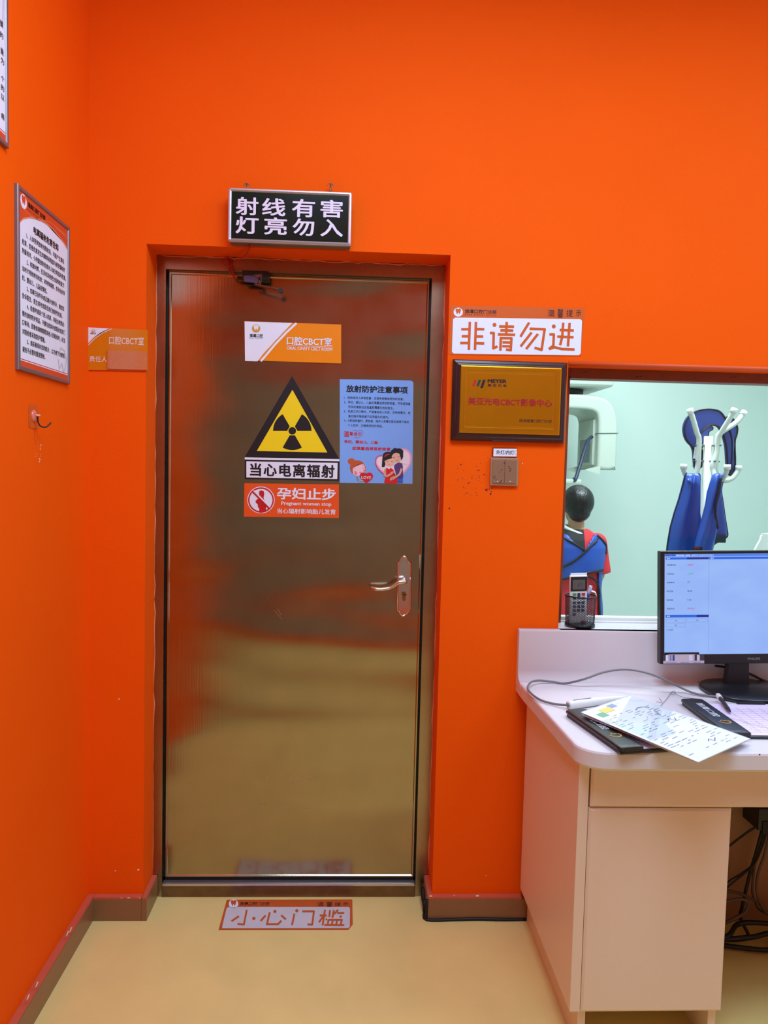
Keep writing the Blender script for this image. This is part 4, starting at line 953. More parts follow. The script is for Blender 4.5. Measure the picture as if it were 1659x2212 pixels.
# black leather clipboards
def clipboard(o3, ang, fl, fw, board, label, logo_t, tilt=0.0):
    """o3: rear left corner on the worktop; the padded flap runs towards the viewer along its left side"""
    u = Vector((math.cos(ang), math.sin(ang), 0)); v = Vector((-math.sin(ang), math.cos(ang), 0))     # u across, v away from viewer
    t = empty('clipboard', (o3[0], o3[1], ZT), label, 'clipboard', 'leather clipboards on the worktop')
    M = Matrix.Translation((o3[0], o3[1], ZT)) @ Matrix.Rotation(ang, 4, 'Z')
    obj('board', B((.004, board, -fl + .003, -.003, .0004, .0064), bev=.002, mtx=M), LEATH, t)
    bm = bmesh.new(); rings = []
    for y, k in ((-fl, .82), (-fl + .004, .97), (-fl + .02, 1.0), (-fl / 2, 1.0), (-.02, 1.0), (-.004, .97), (0, .82)):
        rings.append([M @ Vector((fw / 2 + fw / 2 * k * math.copysign(abs(math.cos(2 * PI * i / 24)) ** .35, math.cos(2 * PI * i / 24)), y, .0125 + .0062 * k * math.copysign(abs(math.sin(2 * PI * i / 24)) ** .6, math.sin(2 * PI * i / 24)))) for i in range(24)])
    fp_ = obj('spine_flap', loft(rings, bm), LEATH, t)
    pp = obj('paper', B((fw * .8, board - .012, -fl + .012, -.010, .0066, .0078), mtx=M), mat('lilac paper', (226, 214, 236), .7), t)
    pf = Frame(M @ Vector((fw * .8, -fl + .012, .0078)), u, v)
    pw, ph = board - .012 - fw * .8, fl - .022
    bm = bmesh.new()
    for k in range(12): strokes(pf, [[(.004, ph * (.08 + .065 * k)), (pw - .004, ph * (.08 + .065 * k))]], .0006, .0003, bm)
    for k in range(7): strokes(pf, [[(.02 + pw * .135 * k, ph * .08), (.02 + pw * .135 * k, ph * .86)]], .0006, .0003, bm)
    obj('table_rules', bm, mat('grey rules', (120, 112, 140), .6), pp)
    bm = bmesh.new(); rnd = random.Random(3)
    for k in range(10):
        for j in range(5):
            if rnd.random() < .62:
                x = .036 + pw * .135 * j + rnd.uniform(0, .008); y = ph * (.10 + .065 * k)
                strokes(pf, [[(x + .004 * math.cos(a_), y + .005 + .004 * math.sin(a_)) for a_ in (1.4, .7, 0, -.7, -1.3)]], .0004, .0003, bm)
    pts = [(.012 + .0035 * k + rnd.uniform(-.001, .001), ph * .62 - .0052 * k + rnd.choice((-.003, .003))) for k in range(26)]
    strokes(pf, [pts], .0005, .0003, bm)
    strokes(pf, [[(x + .012, y - .03 + .002 * (k % 3)) for k, (x, y) in enumerate(pts[:14])]], .0005, .0003, bm)
    obj('handwriting', bm, mat('dark ink', (40, 32, 60), .6), pp)
    # flap lettering reads from the viewer's end backwards
    ff = Frame(M @ Vector((fw * .5, -fl, .0187)), (M.to_3x3() @ Vector((0, -1, 0))), (M.to_3x3() @ Vector((1, 0, 0))))
    lt = obj('flap_lettering', write(ff, '腔口鹰雏'[::-1], -fl * .84 * 1.0, .0098, -fl * .42, -.0098, .0003, bold=.02), mat('silver foil', (222, 224, 226), .35, .2), fp_)
    cx = -fl * .28
    bm = strokes(ff, [[(cx + .013 * math.cos(a_), .014 * math.sin(a_)) for a_ in [(.3 + .22 * k) - 1.9 for k in range(18)]]], .0042, .0003)
    strokes(ff, [[(cx - .009, .006), (cx - .004, .001), (cx - .010, -.004), (cx - .004, -.009)], [(cx - .009, .006), (cx - .002, .012)]], .0022, .0004, bm)
    obj('foil_tooth', bm, GOLD, fp_)
    return t, M
clipboard((.572, -.355), math.radians(10.5), .272, .064, .235, 'black leather clipboard half covered by the fan of loose papers', 0)
t2, M2 = clipboard((.930, -.247), math.radians(-1.0), .268, .064, .30, 'black leather clipboard with filled-in table under the pen beside the monitor', 0)
bm = B((.155, .235, -.016, .003, .008, .0125), bev=.002, mtx=M2); obj('spring_clip', bm, BLKPL, t2)
# pen with a white cap end
pe = empty('ballpoint_pen', zt(1566, 1520, .0), 'dark pen with white cap end lying across the table clipboard', 'pen')
a, c = zt(1551, 1502, .020), zt(1578, 1538, .0155)
d = c - a
obj('barrel', tube([a + d * .18, a + d * .5, a + d * .85], [.0052, .0056, .0048], n=14, sm=3), mat('grey rubber', (54, 50, 52), .5), pe)
obj('tip', tube([a + d * .84, a + d * .93, a + d], [.0047, .0035, .0012], n=12, sm=2), BLKPL, pe)
obj('white_cap', tube([a - d * .02, a + d * .04, a + d * .2], [.0058, .0075, .0072], n=14, sm=3), WHPL, pe)
bm = bmesh.new()
for k in range(4): tube([a + d * (.42 + .09 * k) + Vector((-.003, 0, .0046)), a + d * (.45 + .09 * k) + Vector((.003, 0, .0046))], .0011, n=6, sm=1, bm=bm)
obj('grip_pads', bm, BLKPL, pe)
# sheaf of papers in a clear sleeve
c0, c1, c2, c3 = (P(1362, 1503, z=.785), P(1255, 1540, z=.797), P(1508, 1648, z=.792), P(1620, 1597, z=.786))
pa = empty('paper_stack', (c0 + c1 + c2 + c3) / 4 - Vector((0, 0, .01)), 'fan of printed papers in clear sleeve overhanging the worktop front edge', 'papers')
def sheetq(a, b_, c, d, th):
    bm = bmesh.new(); lo = [bm.verts.new(p_) for p_ in (a, b_, c, d)]; hi = [bm.verts.new(p_ + Vector((0, 0, th))) for p_ in (a, b_, c, d)]
    bm.faces.new(lo[::-1]); bm.faces.new(hi)
    for k in range(4): bm.faces.new((lo[k], lo[(k + 1) % 4], hi[(k + 1) % 4], hi[k]))
    bmesh.ops.recalc_face_normals(bm, faces=bm.faces[:]); return bm
dz = Vector((0, 0, .0022))
obj('lower_sheet', sheetq(P(1368, 1507, z=.781), P(1258, 1545, z=.7925), P(1506, 1649, z=.787), P(1617, 1600, z=.781), .0012), PAPER, pa)
top = obj('top_sheet', sheetq(c0, c1, c2, c3, .0014), mat('blue white paper', (232, 238, 244), .35, spec=.5), pa)
sk = obj('ruled_sheet', sheetq(P(1428, 1531, z=.7795), P(1400, 1545, z=.7795), P(1470, 1590, z=.7795), P(1535, 1577, z=.7795), .0008), PAPER, pa)
u_ = (c0 - c1); v_ = (c1 - c2)
class Quad:
    """bilinear print plane over the four corners: x from the left long side to the right, y down the sheet"""
    def at(s, x, y, off=0.0):
        return c1.lerp(c0, x).lerp(c2.lerp(c3, x), y) + Vector((0, 0, .0014 + off))
QD = Quad()
bm = bmesh.new(); rnd = random.Random(11)
for k in range(28):
    y = .19 + .0275 * k; x = .06
    while x < .92:
        l = rnd.uniform(.03, .12)
        if rnd.random() < (.55 if y < .8 else .3): poly(QD, [(x, y), (x + l, y), (x + l, y + .005), (x, y + .005)], .0004, bm)
        x += l + rnd.uniform(.015, .10)
obj('print_lines', bm, mat('faint grey print', (150, 160, 174), .6), top)
for x0, y0, x1, y1, c in ((.10, .095, .22, .165, (108, 178, 140)), (.22, .05, .42, .125, (226, 208, 104)), (.42, .03, .54, .085, (140, 158, 190)), (.54, .01, .66, .05, (226, 232, 236)), (.02, .20, .12, .27, (206, 214, 196))):
    obj('colour_block', poly(QD, [(x0, y0), (x1, y0), (x1, y1), (x0, y1)], .0004), mat('block %d %d %d' % c, c, .5), top)
bm = strokes(QD, [[(.62, .22), (.70, .20), (.78, .21), (.84, .25)], [(.66, .50), (.72, .47), (.76, .52), (.82, .48)], [(.55, .86), (.60, .84), (.62, .88), (.70, .85)], [(.72, .36), (.75, .39), (.80, .31)]], .006, .0005)
obj('handwriting', bm, mat('ink', (56, 64, 92), .6), top)
bm = strokes(QD, [[(.0, .0), (1, 0), (1, 1), (0, 1), (0, 0)]], .006, .0006); obj('sleeve_edge', bm, mat('sleeve seam', (206, 222, 230), .2), top)
obj('sleeve_fold', poly(QD, [(.98, .02), (.995, .40), (.55, .52), (.40, .66), (.03, .62), (.03, .3)], .0007), glass('sleeve film', (.95, .985, .985, 1), .25), top)
# loose thread
th = [zt(*q) for q in ((1420, 1534, .004), (1432, 1519, .004), (1440, 1510, .004), (1448, 1499, .005), (1455, 1495, .006), (1460, 1499, .005), (1472, 1505, .006), (1490, 1508, .008), (1512, 1510, .012))]
bm = tube(th, .0006, n=5, sm=5); tube([zt(1424, 1507, .004), zt(1430, 1517, .004), zt(1417, 1516, .004)], .0005, n=5, sm=3, bm=bm); tube([zt(1447, 1498, .006), zt(1456, 1492, .008), zt(1459, 1498, .006), zt(1450, 1501, .006)], .0005, n=5, sm=4, bm=bm)
o = obj('loose_thread', bm, mat('violet thread', (70, 56, 96), .8)); tag(o, 'thin dark knotted thread between the papers and the table clipboard', 'thread')

# ------------------------------------------------------------------ pen cup on the sill, remote control, marker
ZS = .925
cu_ = empty('pen_cup', (.728, .040, ZS), 'black wire mesh pen cup standing on the white window sill', 'pen cup')
bm = bmesh.new(); nA, nZ = 64, 34; r0, r1, hh = .0435, .0470, .094
V = {}
for j in range(nZ + 1):
    for i in range(nA):
        if (i + j) % 2 == 0:
            a = 2 * PI * i / nA; t = j / nZ; r_ = r0 + (r1 - r0) * t
            V[i, j] = bm.verts.new((.728 + r_ * math.cos(a), .040 + r_ * math.sin(a), ZS + .004 + hh * t))
for j in range(0, nZ - 1):
    for i in range(nA):
        if (i + j) % 2 == 0: bm.faces.new((V[i, j], V[(i + 1) % nA, j + 1], V[i, j + 2], V[(i - 1) % nA, j + 1]))
me = evaluated(bm, [('WIREFRAME', dict(thickness=.0014, use_replace=True))])
obj('mesh_wall', me, BLKPL, cu_)
ringp = lambda r_, z: [(.728 + r_ * math.cos(2 * PI * k / 24), .040 + r_ * math.sin(2 * PI * k / 24), z) for k in range(24)]
obj('rim', tube(ringp(r1 + .0008, ZS + .098), .0022, n=10, sm=2, closed=True), BLKPL, cu_)
bm = loft([[(x, y, z) for x, y, z in ringp(r_, ZS + zz)] for r_, zz in ((.042, .0002), (.0465, .001), (.0465, .009), (.0445, .011), (.030, .011))]); obj('base', bm, BLKPL, cu_)
rc = empty('remote_control', (.722, .045, ZS + .012), 'white remote control with dark display standing in the mesh pen cup', 'remote control')
RM = place(.7195, .0385, ZS + .012, ry=math.radians(-2.5), rx=math.radians(5))
obj('case', B((-.0275, .0275, -.007, .007, 0, .152), bev=.004, mtx=RM), WHPL, rc)
obj('display_panel', B((-.0262, .0262, -.0082, -.0068, .104, .150), bev=.0006, mtx=RM), BLKPL, rc)
obj('lcd', B((-.0195, .0195, -.0086, -.0080, .1095, .1405), mtx=RM), mat('grey lcd', (92, 90, 86), .25), rc)
RF = Frame(RM @ Vector((-.0275, -.0087, 0)), RM.to_3x3() @ Vector((1, 0, 0)), RM.to_3x3() @ Vector((0, 0, 1)))
bm = strokes(RF, [[(.0245, .130), (.0285, .130)], [(.0265, .130), (.0265, .126), (.0240, .119)], [(.0265, .126), (.030, .120)], [(.034, .131), (.036, .122)], [(.012, .128), (.016, .128)]], .0007, .0003); obj('lcd_symbols', bm, BLACK, rc)
def btn(x, z, w_, h_, m): return obj('button', B((x - w_ / 2, x + w_ / 2, -.0086, -.0065, z - h_ / 2, z + h_ / 2), bev=.0012, mtx=RM), m, rc)
btn(-.0130, .0935, .0112, .0085, mat('green button', (70, 160, 100), .5)); btn(.0150, .0935, .0112, .0085, mat('red button', (196, 50, 62), .5))
DKB = mat('slate button', (58, 58, 74), .5); btn(.0008, .0885, .0095, .0185, DKB); btn(-.0130, .0815, .0112, .007, DKB); btn(.0150, .0815, .0112, .007, DKB)
for j in range(4):
    for i in range(3):
        if j < 3 or i == 0: btn(-.0128 + .0136 * i, .0665 - .0125 * j, .0104, .0082, DKB)
pk = empty('marker_pen', (.748, .055, ZS + .012), 'blue and clear marker pen leaning in the mesh pen cup behind the remote', 'marker pen')
a, c = Vector((.738, .058, ZS + .013)), Vector((.762, .050, ZS + .128)); d = c - a
obj('barrel', tube([a, a + d * .5, a + d * .78], .0046, n=12, sm=2), mat('blue marker', (28, 44, 150), .35), pk)
obj('cap', tube([a + d * .77, a + d * .9, a + d], [.0052, .0054, .0048], n=12, sm=2), mat('pale blue cap', (190, 196, 226), .25), pk)
obj('clip', tube([a + d * .80 + Vector((.002, -.006, 0)), a + d * .97 + Vector((.002, -.006, 0))], .0014, n=8, sm=1), mat('pale blue cap', (0, 0, 0)), pk)
o = obj('folded_card', B((-.022, .030, .0095, .0103, .0, .158), mtx=RM), PAPER); tag(o, 'plain white card standing behind the remote in the mesh pen cup', 'card')
o = obj('crumpled_slip', ball((.737, .036, ZS + .016), (.012, .010, .005), u=10, v=6), mat('dark red slip', (150, 40, 56), .7)); tag(o, 'small crumpled red slip at the bottom of the mesh pen cup', 'paper slip')

# ------------------------------------------------------------------ cables under the desk
def cable(name, pts, r_, m, label, sm=8):
    o = obj(name, tube(pts, r_, n=8, sm=sm), m); return tag(o, label, 'cable', 'cables in the kneehole under the worktop')
pb = empty('power_box', P(1650, 1780, y=-.10), 'black power box fixed high under the worktop at the right picture edge', 'power supply')
a, c = P(1622, 1781, y=-.08), P(1700, 1735, y=-.08)
obj('box_body', B((a.x, c.x, -.12, -.03, a.z, c.z), bev=.004), BLKPL, pb)
obj('cable_socket', B((a.x + .012, a.x + .04, -.124, -.118, a.z - .01, a.z + .03), bev=.002), DARKGAP, pb)
Kc = lambda y, *q: [P(px, py, y=y) for px, py in q]
cable('power_cable', Kc(-.09, (1650, 1780), (1634, 1840), (1622, 1880), (1612, 1920), (1604, 1955), (1600, 1985)) + [Vector((1.235, -.12, .006)), Vector((1.15, -.13, .006))], .0052, CABLEB, 'thick black cable dropping straight from the power box to the floor')
cable('power_cable', Kc(-.11, (1648, 1778), (1622, 1793), (1598, 1810), (1572, 1830), (1540, 1852)), .0034, CABLEB, 'black cable slanting from the power box towards the cabinet door')
cable('data_cable', Kc(-.08, (1655, 1782), (1640, 1835), (1625, 1868), (1600, 1888), (1580, 1900), (1560, 1915), (1530, 1940)), .0028, CABLEB, 'thin black cable curving from the power box to the middle of the cabinet edge')
cable('data_cable', Kc(-.10, (1658, 1790), (1648, 1825), (1630, 1866), (1610, 1885), (1585, 1905), (1565, 1922), (1535, 1945)), .0028, CABLEB, 'lower thin black cable of the pair reaching the cabinet edge')
cable('data_cable', Kc(-.07, (1657, 1800), (1640, 1830), (1630, 1870), (1625, 1920), (1630, 1945), (1640, 1965), (1670, 1980)), .0036, CABLEW, 'brown grey cable hanging in a long loop left of its twin')
cable('data_cable', Kc(-.12, (1662, 1800), (1650, 1850), (1638, 1885), (1634, 1920), (1640, 1945), (1655, 1970), (1680, 1985)), .0040, CABLEW, 'brown grey cable hanging nearest the right picture edge')
cable('coiled_cable', Kc(-.10, (1530, 1930), (1565, 1925), (1590, 1928), (1615, 1937), (1640, 1952), (1655, 1970), (1690, 1985)), .0048, CABLEW, 'topmost brown grey cable arching low across the kneehole')
cable('coiled_cable', Kc(-.13, (1530, 1952), (1565, 1948), (1600, 1942), (1616, 1950), (1610, 1970), (1585, 1985), (1560, 1995), (1530, 2000)), .0050, CABLEW, 'brown grey cable bent back in a tight curl beside the cabinet')
for k, (lb, z_) in enumerate((('uppermost of the black cables heaped on the floor by the cabinet', .052), ('middle one of the black cables heaped on the floor by the cabinet', .030), ('lowest of the black cables heaped on the floor by the cabinet', .010))):
    cable('floor_cable', [Vector((.99 + .02 * k, -.16 - .02 * k, z_)), Vector((1.12 - .03 * k, -.19 + .02 * k, z_)), Vector((1.20 + .025 * k, -.13 - .03 * k, z_ + .004)), Vector((1.30, -.13 - .012 * k, z_ + .004)), Vector((1.42, -.15 - .012 * k, z_))], .0072, CABLEB, lb)

# ------------------------------------------------------------------ the scan room seen through the window
# dental scanner: column, carriage, arch-shaped arm with imaging panel
ENAM = mat('ivory scanner enamel', (192, 200, 186), .35, spec=.4)
ds = empty('dental_scanner', (1.28, 2.55, 0), 'large ivory dental scanner with arched arm at the back of the scan room', 'dental scanner')
obj('column', B((1.06, 1.40, 2.72, 2.96, 0, 2.35), bev=.03, seg=4), ENAM, ds)
obj('floor_base', B((0.92, 1.54, 2.45, 2.97, 0, .06), bev=.015), ENAM, ds)
def arch(pts, y0, y1, bev=.02):
    q = cat_pts([(x, z, 0) for x, z in pts], 3, True)
    cu = bpy.data.curves.new('a', 'CURVE'); cu.dimensions = '2D'; cu.fill_mode = 'BOTH'
    sp = cu.splines.new('POLY'); sp.points.add(len(q) - 1); sp.use_cyclic_u = True
    for p, v in zip(sp.points, q): p.co = (v.x, v.y, 0, 1)
    cu.extrude = (y1 - y0) / 2 - bev; cu.bevel_depth = bev; cu.bevel_resolution = 3; cu.offset = -bev
    o = bpy.data.objects.new('a', cu); COL.objects.link(o)
    dg = bpy.context.evaluated_depsgraph_get(); dg.update()
    me = bpy.data.meshes.new_from_object(o.evaluated_get(dg)); bpy.data.objects.remove(o); bpy.data.curves.remove(cu)
    me.transform(Matrix(((1, 0, 0, 0), (0, 0, -1, (y0 + y1) / 2), (0, 1, 0, 0), (0, 0, 0, 1))))
    bm = bmesh.new(); bm.from_mesh(me); bpy.data.meshes.remove(me)
    bmesh.ops.remove_doubles(bm, verts=bm.verts[:], dist=1e-5)
    for f in bm.faces: f.smooth = abs(f.normal.y) < .999
    return bm
obj('rotating_arm', arch([(1.602, 1.45), (1.603, 1.55), (1.603, 1.66), (1.595, 1.74), (1.565, 1.82), (1.51, 1.866), (1.42, 1.882), (1.28, 1.884), (1.10, 1.882), (.99, 1.86), (.93, 1.81), (.905, 1.74), (.90, 1.60), (.90, 1.45), (.905, 1.43), (1.02, 1.43), (1.03, 1.45), (1.03, 1.60), (1.035, 1.74), (1.07, 1.785), (1.14, 1.795), (1.36, 1.795), (1.45, 1.785), (1.478, 1.75), (1.484, 1.66), (1.484, 1.45), (1.490, 1.432), (1.595, 1.432)], 2.20, 2.62), ENAM, ds)
obj('detector_panel', B((1.468, 1.486, 2.26, 2.56, 1.46, 1.74), bev=.006), ENAM, ds)
obj('sensor_window', B((1.464, 1.470, 2.30, 2.50, 1.475, 1.62), bev=.002), mat('grey sensor window', (120, 132, 140), .3), ds)
bm = tube([(1.603, 2.198, 1.655), (1.50, 2.196, 1.652), (1.484, 2.21, 1.651), (1.470, 2.56, 1.651)], .0022, n=6, sm=1); obj('seam_line', bm, mat('dark seam', (70, 84, 84), .5), ds)
bm = B((.95, 1.552, 2.14, 2.70, 1.925, 2.20), bev=.045, seg=5); obj('upper_carriage', bm, ENAM, ds)
obj('rotation_collar', tube([(1.25, 2.42, 1.87), (1.25, 2.42, 1.94)], .19, n=32, sm=1), DARKGAP, ds)
bm = tube([P(1240, 1036, y=2.05), P(1245, 1030, y=2.06), P(1262, 975, y=2.14), P(1270, 952, y=2.19), P(1278, 944, y=2.24)], [.013, .011, .010, .010, .012], n=12); obj('head_support', bm, mat('navy rubber', (40, 48, 76), .45), ds)
bm = B((1.10, 1.345, 2.05, 2.22, 1.345, 1.372), bev=.01); obj('chin_rest', bm, ENAM, ds)
obj('support_bar', B((1.16, 1.24, 2.20, 2.75, 1.30, 1.36), bev=.01), ENAM, ds)

# coat rack with aprons and collars
ck = empty('coat_rack', (1.583, 1.0, 0), 'white enamelled metal coat rack behind the window with blue aprons on it', 'coat rack')
PX_, PY_ = 1.580, 1.0
obj('pole', tube([(PX_, PY_, .03), (PX_, PY_, 1.585)], .019, n=20, sm=1), WHMET, ck)
obj('base_plate', loft([ell(PX_, PY_, z, r_, r_, 32) for z, r_ in ((0, .19), (.012, .19), (.02, .17), (.03, .05), (.05, .022))]), WHMET, ck)
def hook(az, R_, top, az2=None):
    def q(r_, z):
        a = math.radians(az if z < 1.5 or az2 is None else az2)
        return Vector((PX_ + math.cos(a) * r_, PY_ + math.sin(a) * r_, z))
    pr = [q(top, 1.700), q(top * .80, 1.655), q(.058, 1.600), q(.047, 1.575), q(.045, 1.52), q(.045, 1.46), q(.050, 1.43), q(R_ * .52, 1.392), q(R_ * .80, 1.400), q(R_ * .96, 1.430), q(R_, 1.452)]
    h = obj('hook', tube(pr, .0115, n=12, sm=5), WHMET, ck)
    obj('end_cap', tube([pr[0] - (pr[0] - pr[1]).normalized() * .016, pr[0] + (pr[0] - pr[1]).normalized() * .004], .0138, n=14, sm=1), WHPL, h)
    obj('end_cap', tube([q(R_, 1.438), q(R_, 1.460)], .0138, n=14, sm=1), WHPL, h)
    for z in (1.545, 1.475):
        obj('bolt', tube([q(.015, z), q(.062, z)], .004, n=8, sm=1), mat('grey bolt', (110, 120, 122), .4, .6), h)
for az, R_, tp, a2 in ((188, .116, .098, None), (276, .150, .115, 302), (12, .166, .180, None), (118, .120, .100, None)): hook(az, R_, tp, a2)
def cloth_loft(levels, name, parent, m, n=40, wave=.010, fold=3):
    """levels: (px left, px right, py, depth y, thickness) in the photo, hung as a folded, closed sheath"""
    rings = []
    for j, (xl, xr, py, y, th) in enumerate(levels):
        a, b_ = P(xl, py, y=y), P(xr, py, y=y); c_ = (a + b_) / 2; hw = (b_ - a).length / 2
        rg = []
        for k in range(n):
            t = 2 * PI * k / n; cs, sn = math.cos(t), math.sin(t)
            x = c_.x + hw * math.copysign(abs(cs) ** .8, cs)
            yy = y + th * math.copysign(abs(sn) ** .7, sn) + wave * min(1, j / 3) * math.sin(fold * PI * cs + .35 * j)
            rg.append((x, yy, c_.z))
        rings.append(rg)
    bm = loft([r_ for r_ in rings])
    return obj(name, bm, m, parent), rings
ap = empty('protective_apron', P(1480, 1340, y=.93), 'blue protective apron with black edging hanging from the left hook of the rack', 'apron', 'blue aprons on the coat rack')
lv = [(1482, 1508, 1022, .955, .012), (1479, 1512, 1029, .95, .020), (1475, 1512, 1050, .95, .024), (1468, 1512, 1080, .95, .027), (1459, 1513, 1108, .95, .03), (1450, 1520, 1140, .95, .032), (1443, 1527, 1180, .95, .034), (1438, 1532, 1230, .95, .036), (1433, 1534, 1290, .95, .037), (1432, 1536, 1345, .95, .038), (1431, 1540, 1420, .95, .04), (1431, 1544, 1500, .95, .04)]
o_, rg = cloth_loft(lv, 'blue_body', ap, BLUEC, fold=2, wave=.012)
obj('left_edging', tube([Vector(r_[20]) + Vector((.001, -.004, 0)) for r_ in rg], .0042, n=8, sm=3), PIPE, ap)
obj('right_edging', tube([Vector(r_[0]) + Vector((-.001, -.004, 0)) for r_ in rg], .0042, n=8, sm=3), PIPE, ap)
bm = bmesh.new()
for (x0, y0), (x1, y1) in (((1490, 1032), (1494, 1050)), ((1500, 1030), (1496, 1058)), ((1486, 1034), (1489, 1044))): tube([P(x0, y0, y=.932), P((x0 + x1) / 2, (y0 + y1) / 2, y=.922), P(x1, y1, y=.924)], [.004, .006, .002], n=8, bm=bm)
obj('gathered_folds', bm, BLUEC, ap, smooth=True)
ap2 = empty('protective_apron', P(1515, 1340, y=.85), 'blue protective apron draped in a narrow fold from the front hook, its flap behind', 'apron', 'blue aprons on the coat rack')
lv = [(1546, 1556, 1022, .862, .010), (1540, 1560, 1027, .858, .018), (1536, 1557, 1042, .856, .020), (1530, 1556, 1064, .855, .022), (1526, 1549, 1090, .855, .022), (1519, 1547, 1118, .855, .023), (1511, 1549, 1146, .855, .024), (1503, 1543, 1172, .855, .025), (1498, 1537, 1200, .855, .026), (1492, 1530, 1260, .855, .027), (1489, 1528, 1330, .855, .028), (1486, 1526, 1400, .855, .028)]
o_, rg = cloth_loft(lv, 'front_fold', ap2, BLUEC, fold=2, wave=.006)
obj('front_edging', tube([P(1558, 1030, y=.835), P(1553, 1062, y=.832), P(1547, 1085, y=.83), P(1546, 1112, y=.83), P(1549, 1130, y=.83), P(1551, 1142, y=.832)], .0045, n=8, sm=4), PIPE, ap2)
lv = [(1548, 1563, 1030, .905, .010), (1546, 1558, 1050, .905, .014), (1540, 1557, 1064, .905, .016), (1534, 1560, 1085, .905, .018), (1528, 1564, 1115, .905, .019), (1524, 1568, 1140, .905, .019), (1524, 1570, 1156, .905, .018), (1530, 1563, 1163, .905, .014), (1534, 1548, 1171, .905, .010), (1536, 1541, 1176, .905, .006)]
o_, rg2 = cloth_loft(lv, 'rear_flap', ap2, BLUEC, fold=1, wave=.003)
obj('flap_edging', tube([Vector(r_[0]) + Vector((0, -.004, 0)) for r_ in rg2], .0038, n=8, sm=3), PIPE, ap2)
obj('flap_lining', B(*[(P(1543, 1162, y=.89).x, P(1566, 1162, y=.89).x, .880, .886, P(1540, 1172, y=.88).z, P(1540, 1155, y=.88).z)], bev=.002), mat('dark green lining', (20, 44, 60), .6), ap2)
tg2 = obj('maker_tag', B((P(1498, 1183, y=.826).x, P(1517, 1183, y=.826).x, .822, .827, P(1500, 1188, y=.826).z, P(1500, 1181, y=.826).z), bev=.001), PIPE, ap2)
obj('tag_lettering', write(Face('y', .822), 'MEYER', 1499, 1182, 1511, 1185.5, .0005, bold=.03), RED, tg2)

# thyroid collars over the upper prongs
z9 = Zm(1440, 860, 6.507)
def slab(px, y0, y1, bow=0.0):
    q = cat_pts([P(*z9(a, b_), y=(y0 + y1) / 2) for a, b_ in px], 4, True)
    bm = bmesh.new(); f = bm.faces.new([bm.verts.new((p.x, y0, p.z)) for p in q])
    e = bmesh.ops.extrude_face_region(bm, geom=[f]); vs = [g for g in e['geom'] if isinstance(g, bmesh.types.BMVert)]
    bmesh.ops.translate(bm, vec=(0, y1 - y0, 0), verts=vs); 
    big = [f for f in bm.faces if len(f.verts) > 4]; bmesh.ops.triangulate(bm, faces=big)
    bmesh.ops.recalc_face_normals(bm, faces=bm.faces[:])
    return bm, [Vector((p.x, y0, p.z)) for p in q]
def collar(name, px, y0, y1, label, inner=None):
    t = empty(name, P(*z9(600, 1000), y=y0), label, 'collar', 'blue collars on the coat rack')
    bm, edge = slab(px, y0, y1)
    obj('blue_panel', bm, NAVYC, t); obj('edging', tube(edge, .0042, n=8, sm=1, closed=True), PIPE, t)
    return t
cl1 = collar('thyroid_collar', [(345, 680), (290, 620), (250, 545), (232, 430), (262, 310), (330, 225), (430, 178), (540, 160), (650, 165), (735, 195), (800, 275), (845, 385), (880, 490), (905, 600), (905, 760), (890, 940), (875, 1070), (850, 1055), (838, 900), (825, 700), (795, 560), (760, 470), (715, 405), (640, 378), (560, 400), (500, 450), (455, 540), (440, 640), (470, 700), (495, 800), (490, 930), (440, 985), (388, 950), (376, 850), (370, 760)], 1.030, 1.052, 'wide blue horseshoe collar with black edging over the top of the coat rack')
bm, e_ = slab([(440, 650), (452, 560), (500, 470), (560, 420), (630, 400), (640, 440), (590, 470), (572, 540), (520, 560), (500, 680), (470, 700)], 1.020, 1.032); obj('inner_fold', bm, NAVYC, cl1); obj('fold_edging', tube([v + Vector((0, .001, 0)) for v in e_], .003, n=6, sm=1, closed=True), PIPE, cl1)
tgo = obj('paper_tag', poly(Face('y', 1.016), pz(z9, [(395, 685), (494, 712), (432, 860), (370, 846)]), .0), PAPER, cl1)
obj('tag_handwriting', strokes(Face('y', 1.016), [pz(z9, l) for l in ([(412, 722), (408, 748)], [(424, 728), (436, 722), (430, 748), (446, 750)], [(452, 726), (450, 750), (464, 744), (460, 724)], [(472, 722), (470, 750)], [(408, 772), (404, 796)], [(420, 770), (440, 772), (430, 796)], [(446, 768), (444, 794)])], .7, .001), mat('faint pencil', (120, 150, 146), .7), tgo)
cl2 = collar('thyroid_collar', [(815, 285), (850, 262), (905, 285), (950, 345), (978, 420), (970, 510), (945, 590), (942, 720), (948, 880), (938, 1030), (895, 1078), (860, 1070), (880, 960), (905, 800), (905, 640), (885, 560), (860, 480), (835, 370)], 1.06, 1.082, 'narrow blue collar lobe with black edging behind the right prong of the rack')
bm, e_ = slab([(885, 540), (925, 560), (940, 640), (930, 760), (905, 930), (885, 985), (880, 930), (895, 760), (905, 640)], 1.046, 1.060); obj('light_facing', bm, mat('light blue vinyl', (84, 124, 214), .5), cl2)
o = obj('belt_strap', tube([P(*z9(370, 950), y=1.01), P(*z9(400, 1000), y=1.0), P(*z9(440, 1060), y=.99), P(*z9(465, 1080), y=.985)], .008, n=8, sm=4, flat=.3), mat('grey webbing', (64, 68, 70), .7), cl1)
bm = B((1.95, 2.25, 1.2, 1.215, 1.0, 1.135), bev=.006); 
o = obj('white_board', arch([(1.938, 1.00), (1.955, 1.11), (1.965, 1.136), (1.99, 1.142), (2.25, 1.145), (2.26, 1.0)], 1.2, 1.215, .003), WHPL); tag(o, 'white panel edge just showing above the monitor at the right picture edge', 'panel')
obj('panel_stand', B((2.05, 2.10, 1.203, 1.212, 0, 1.02)), WHPL, o)

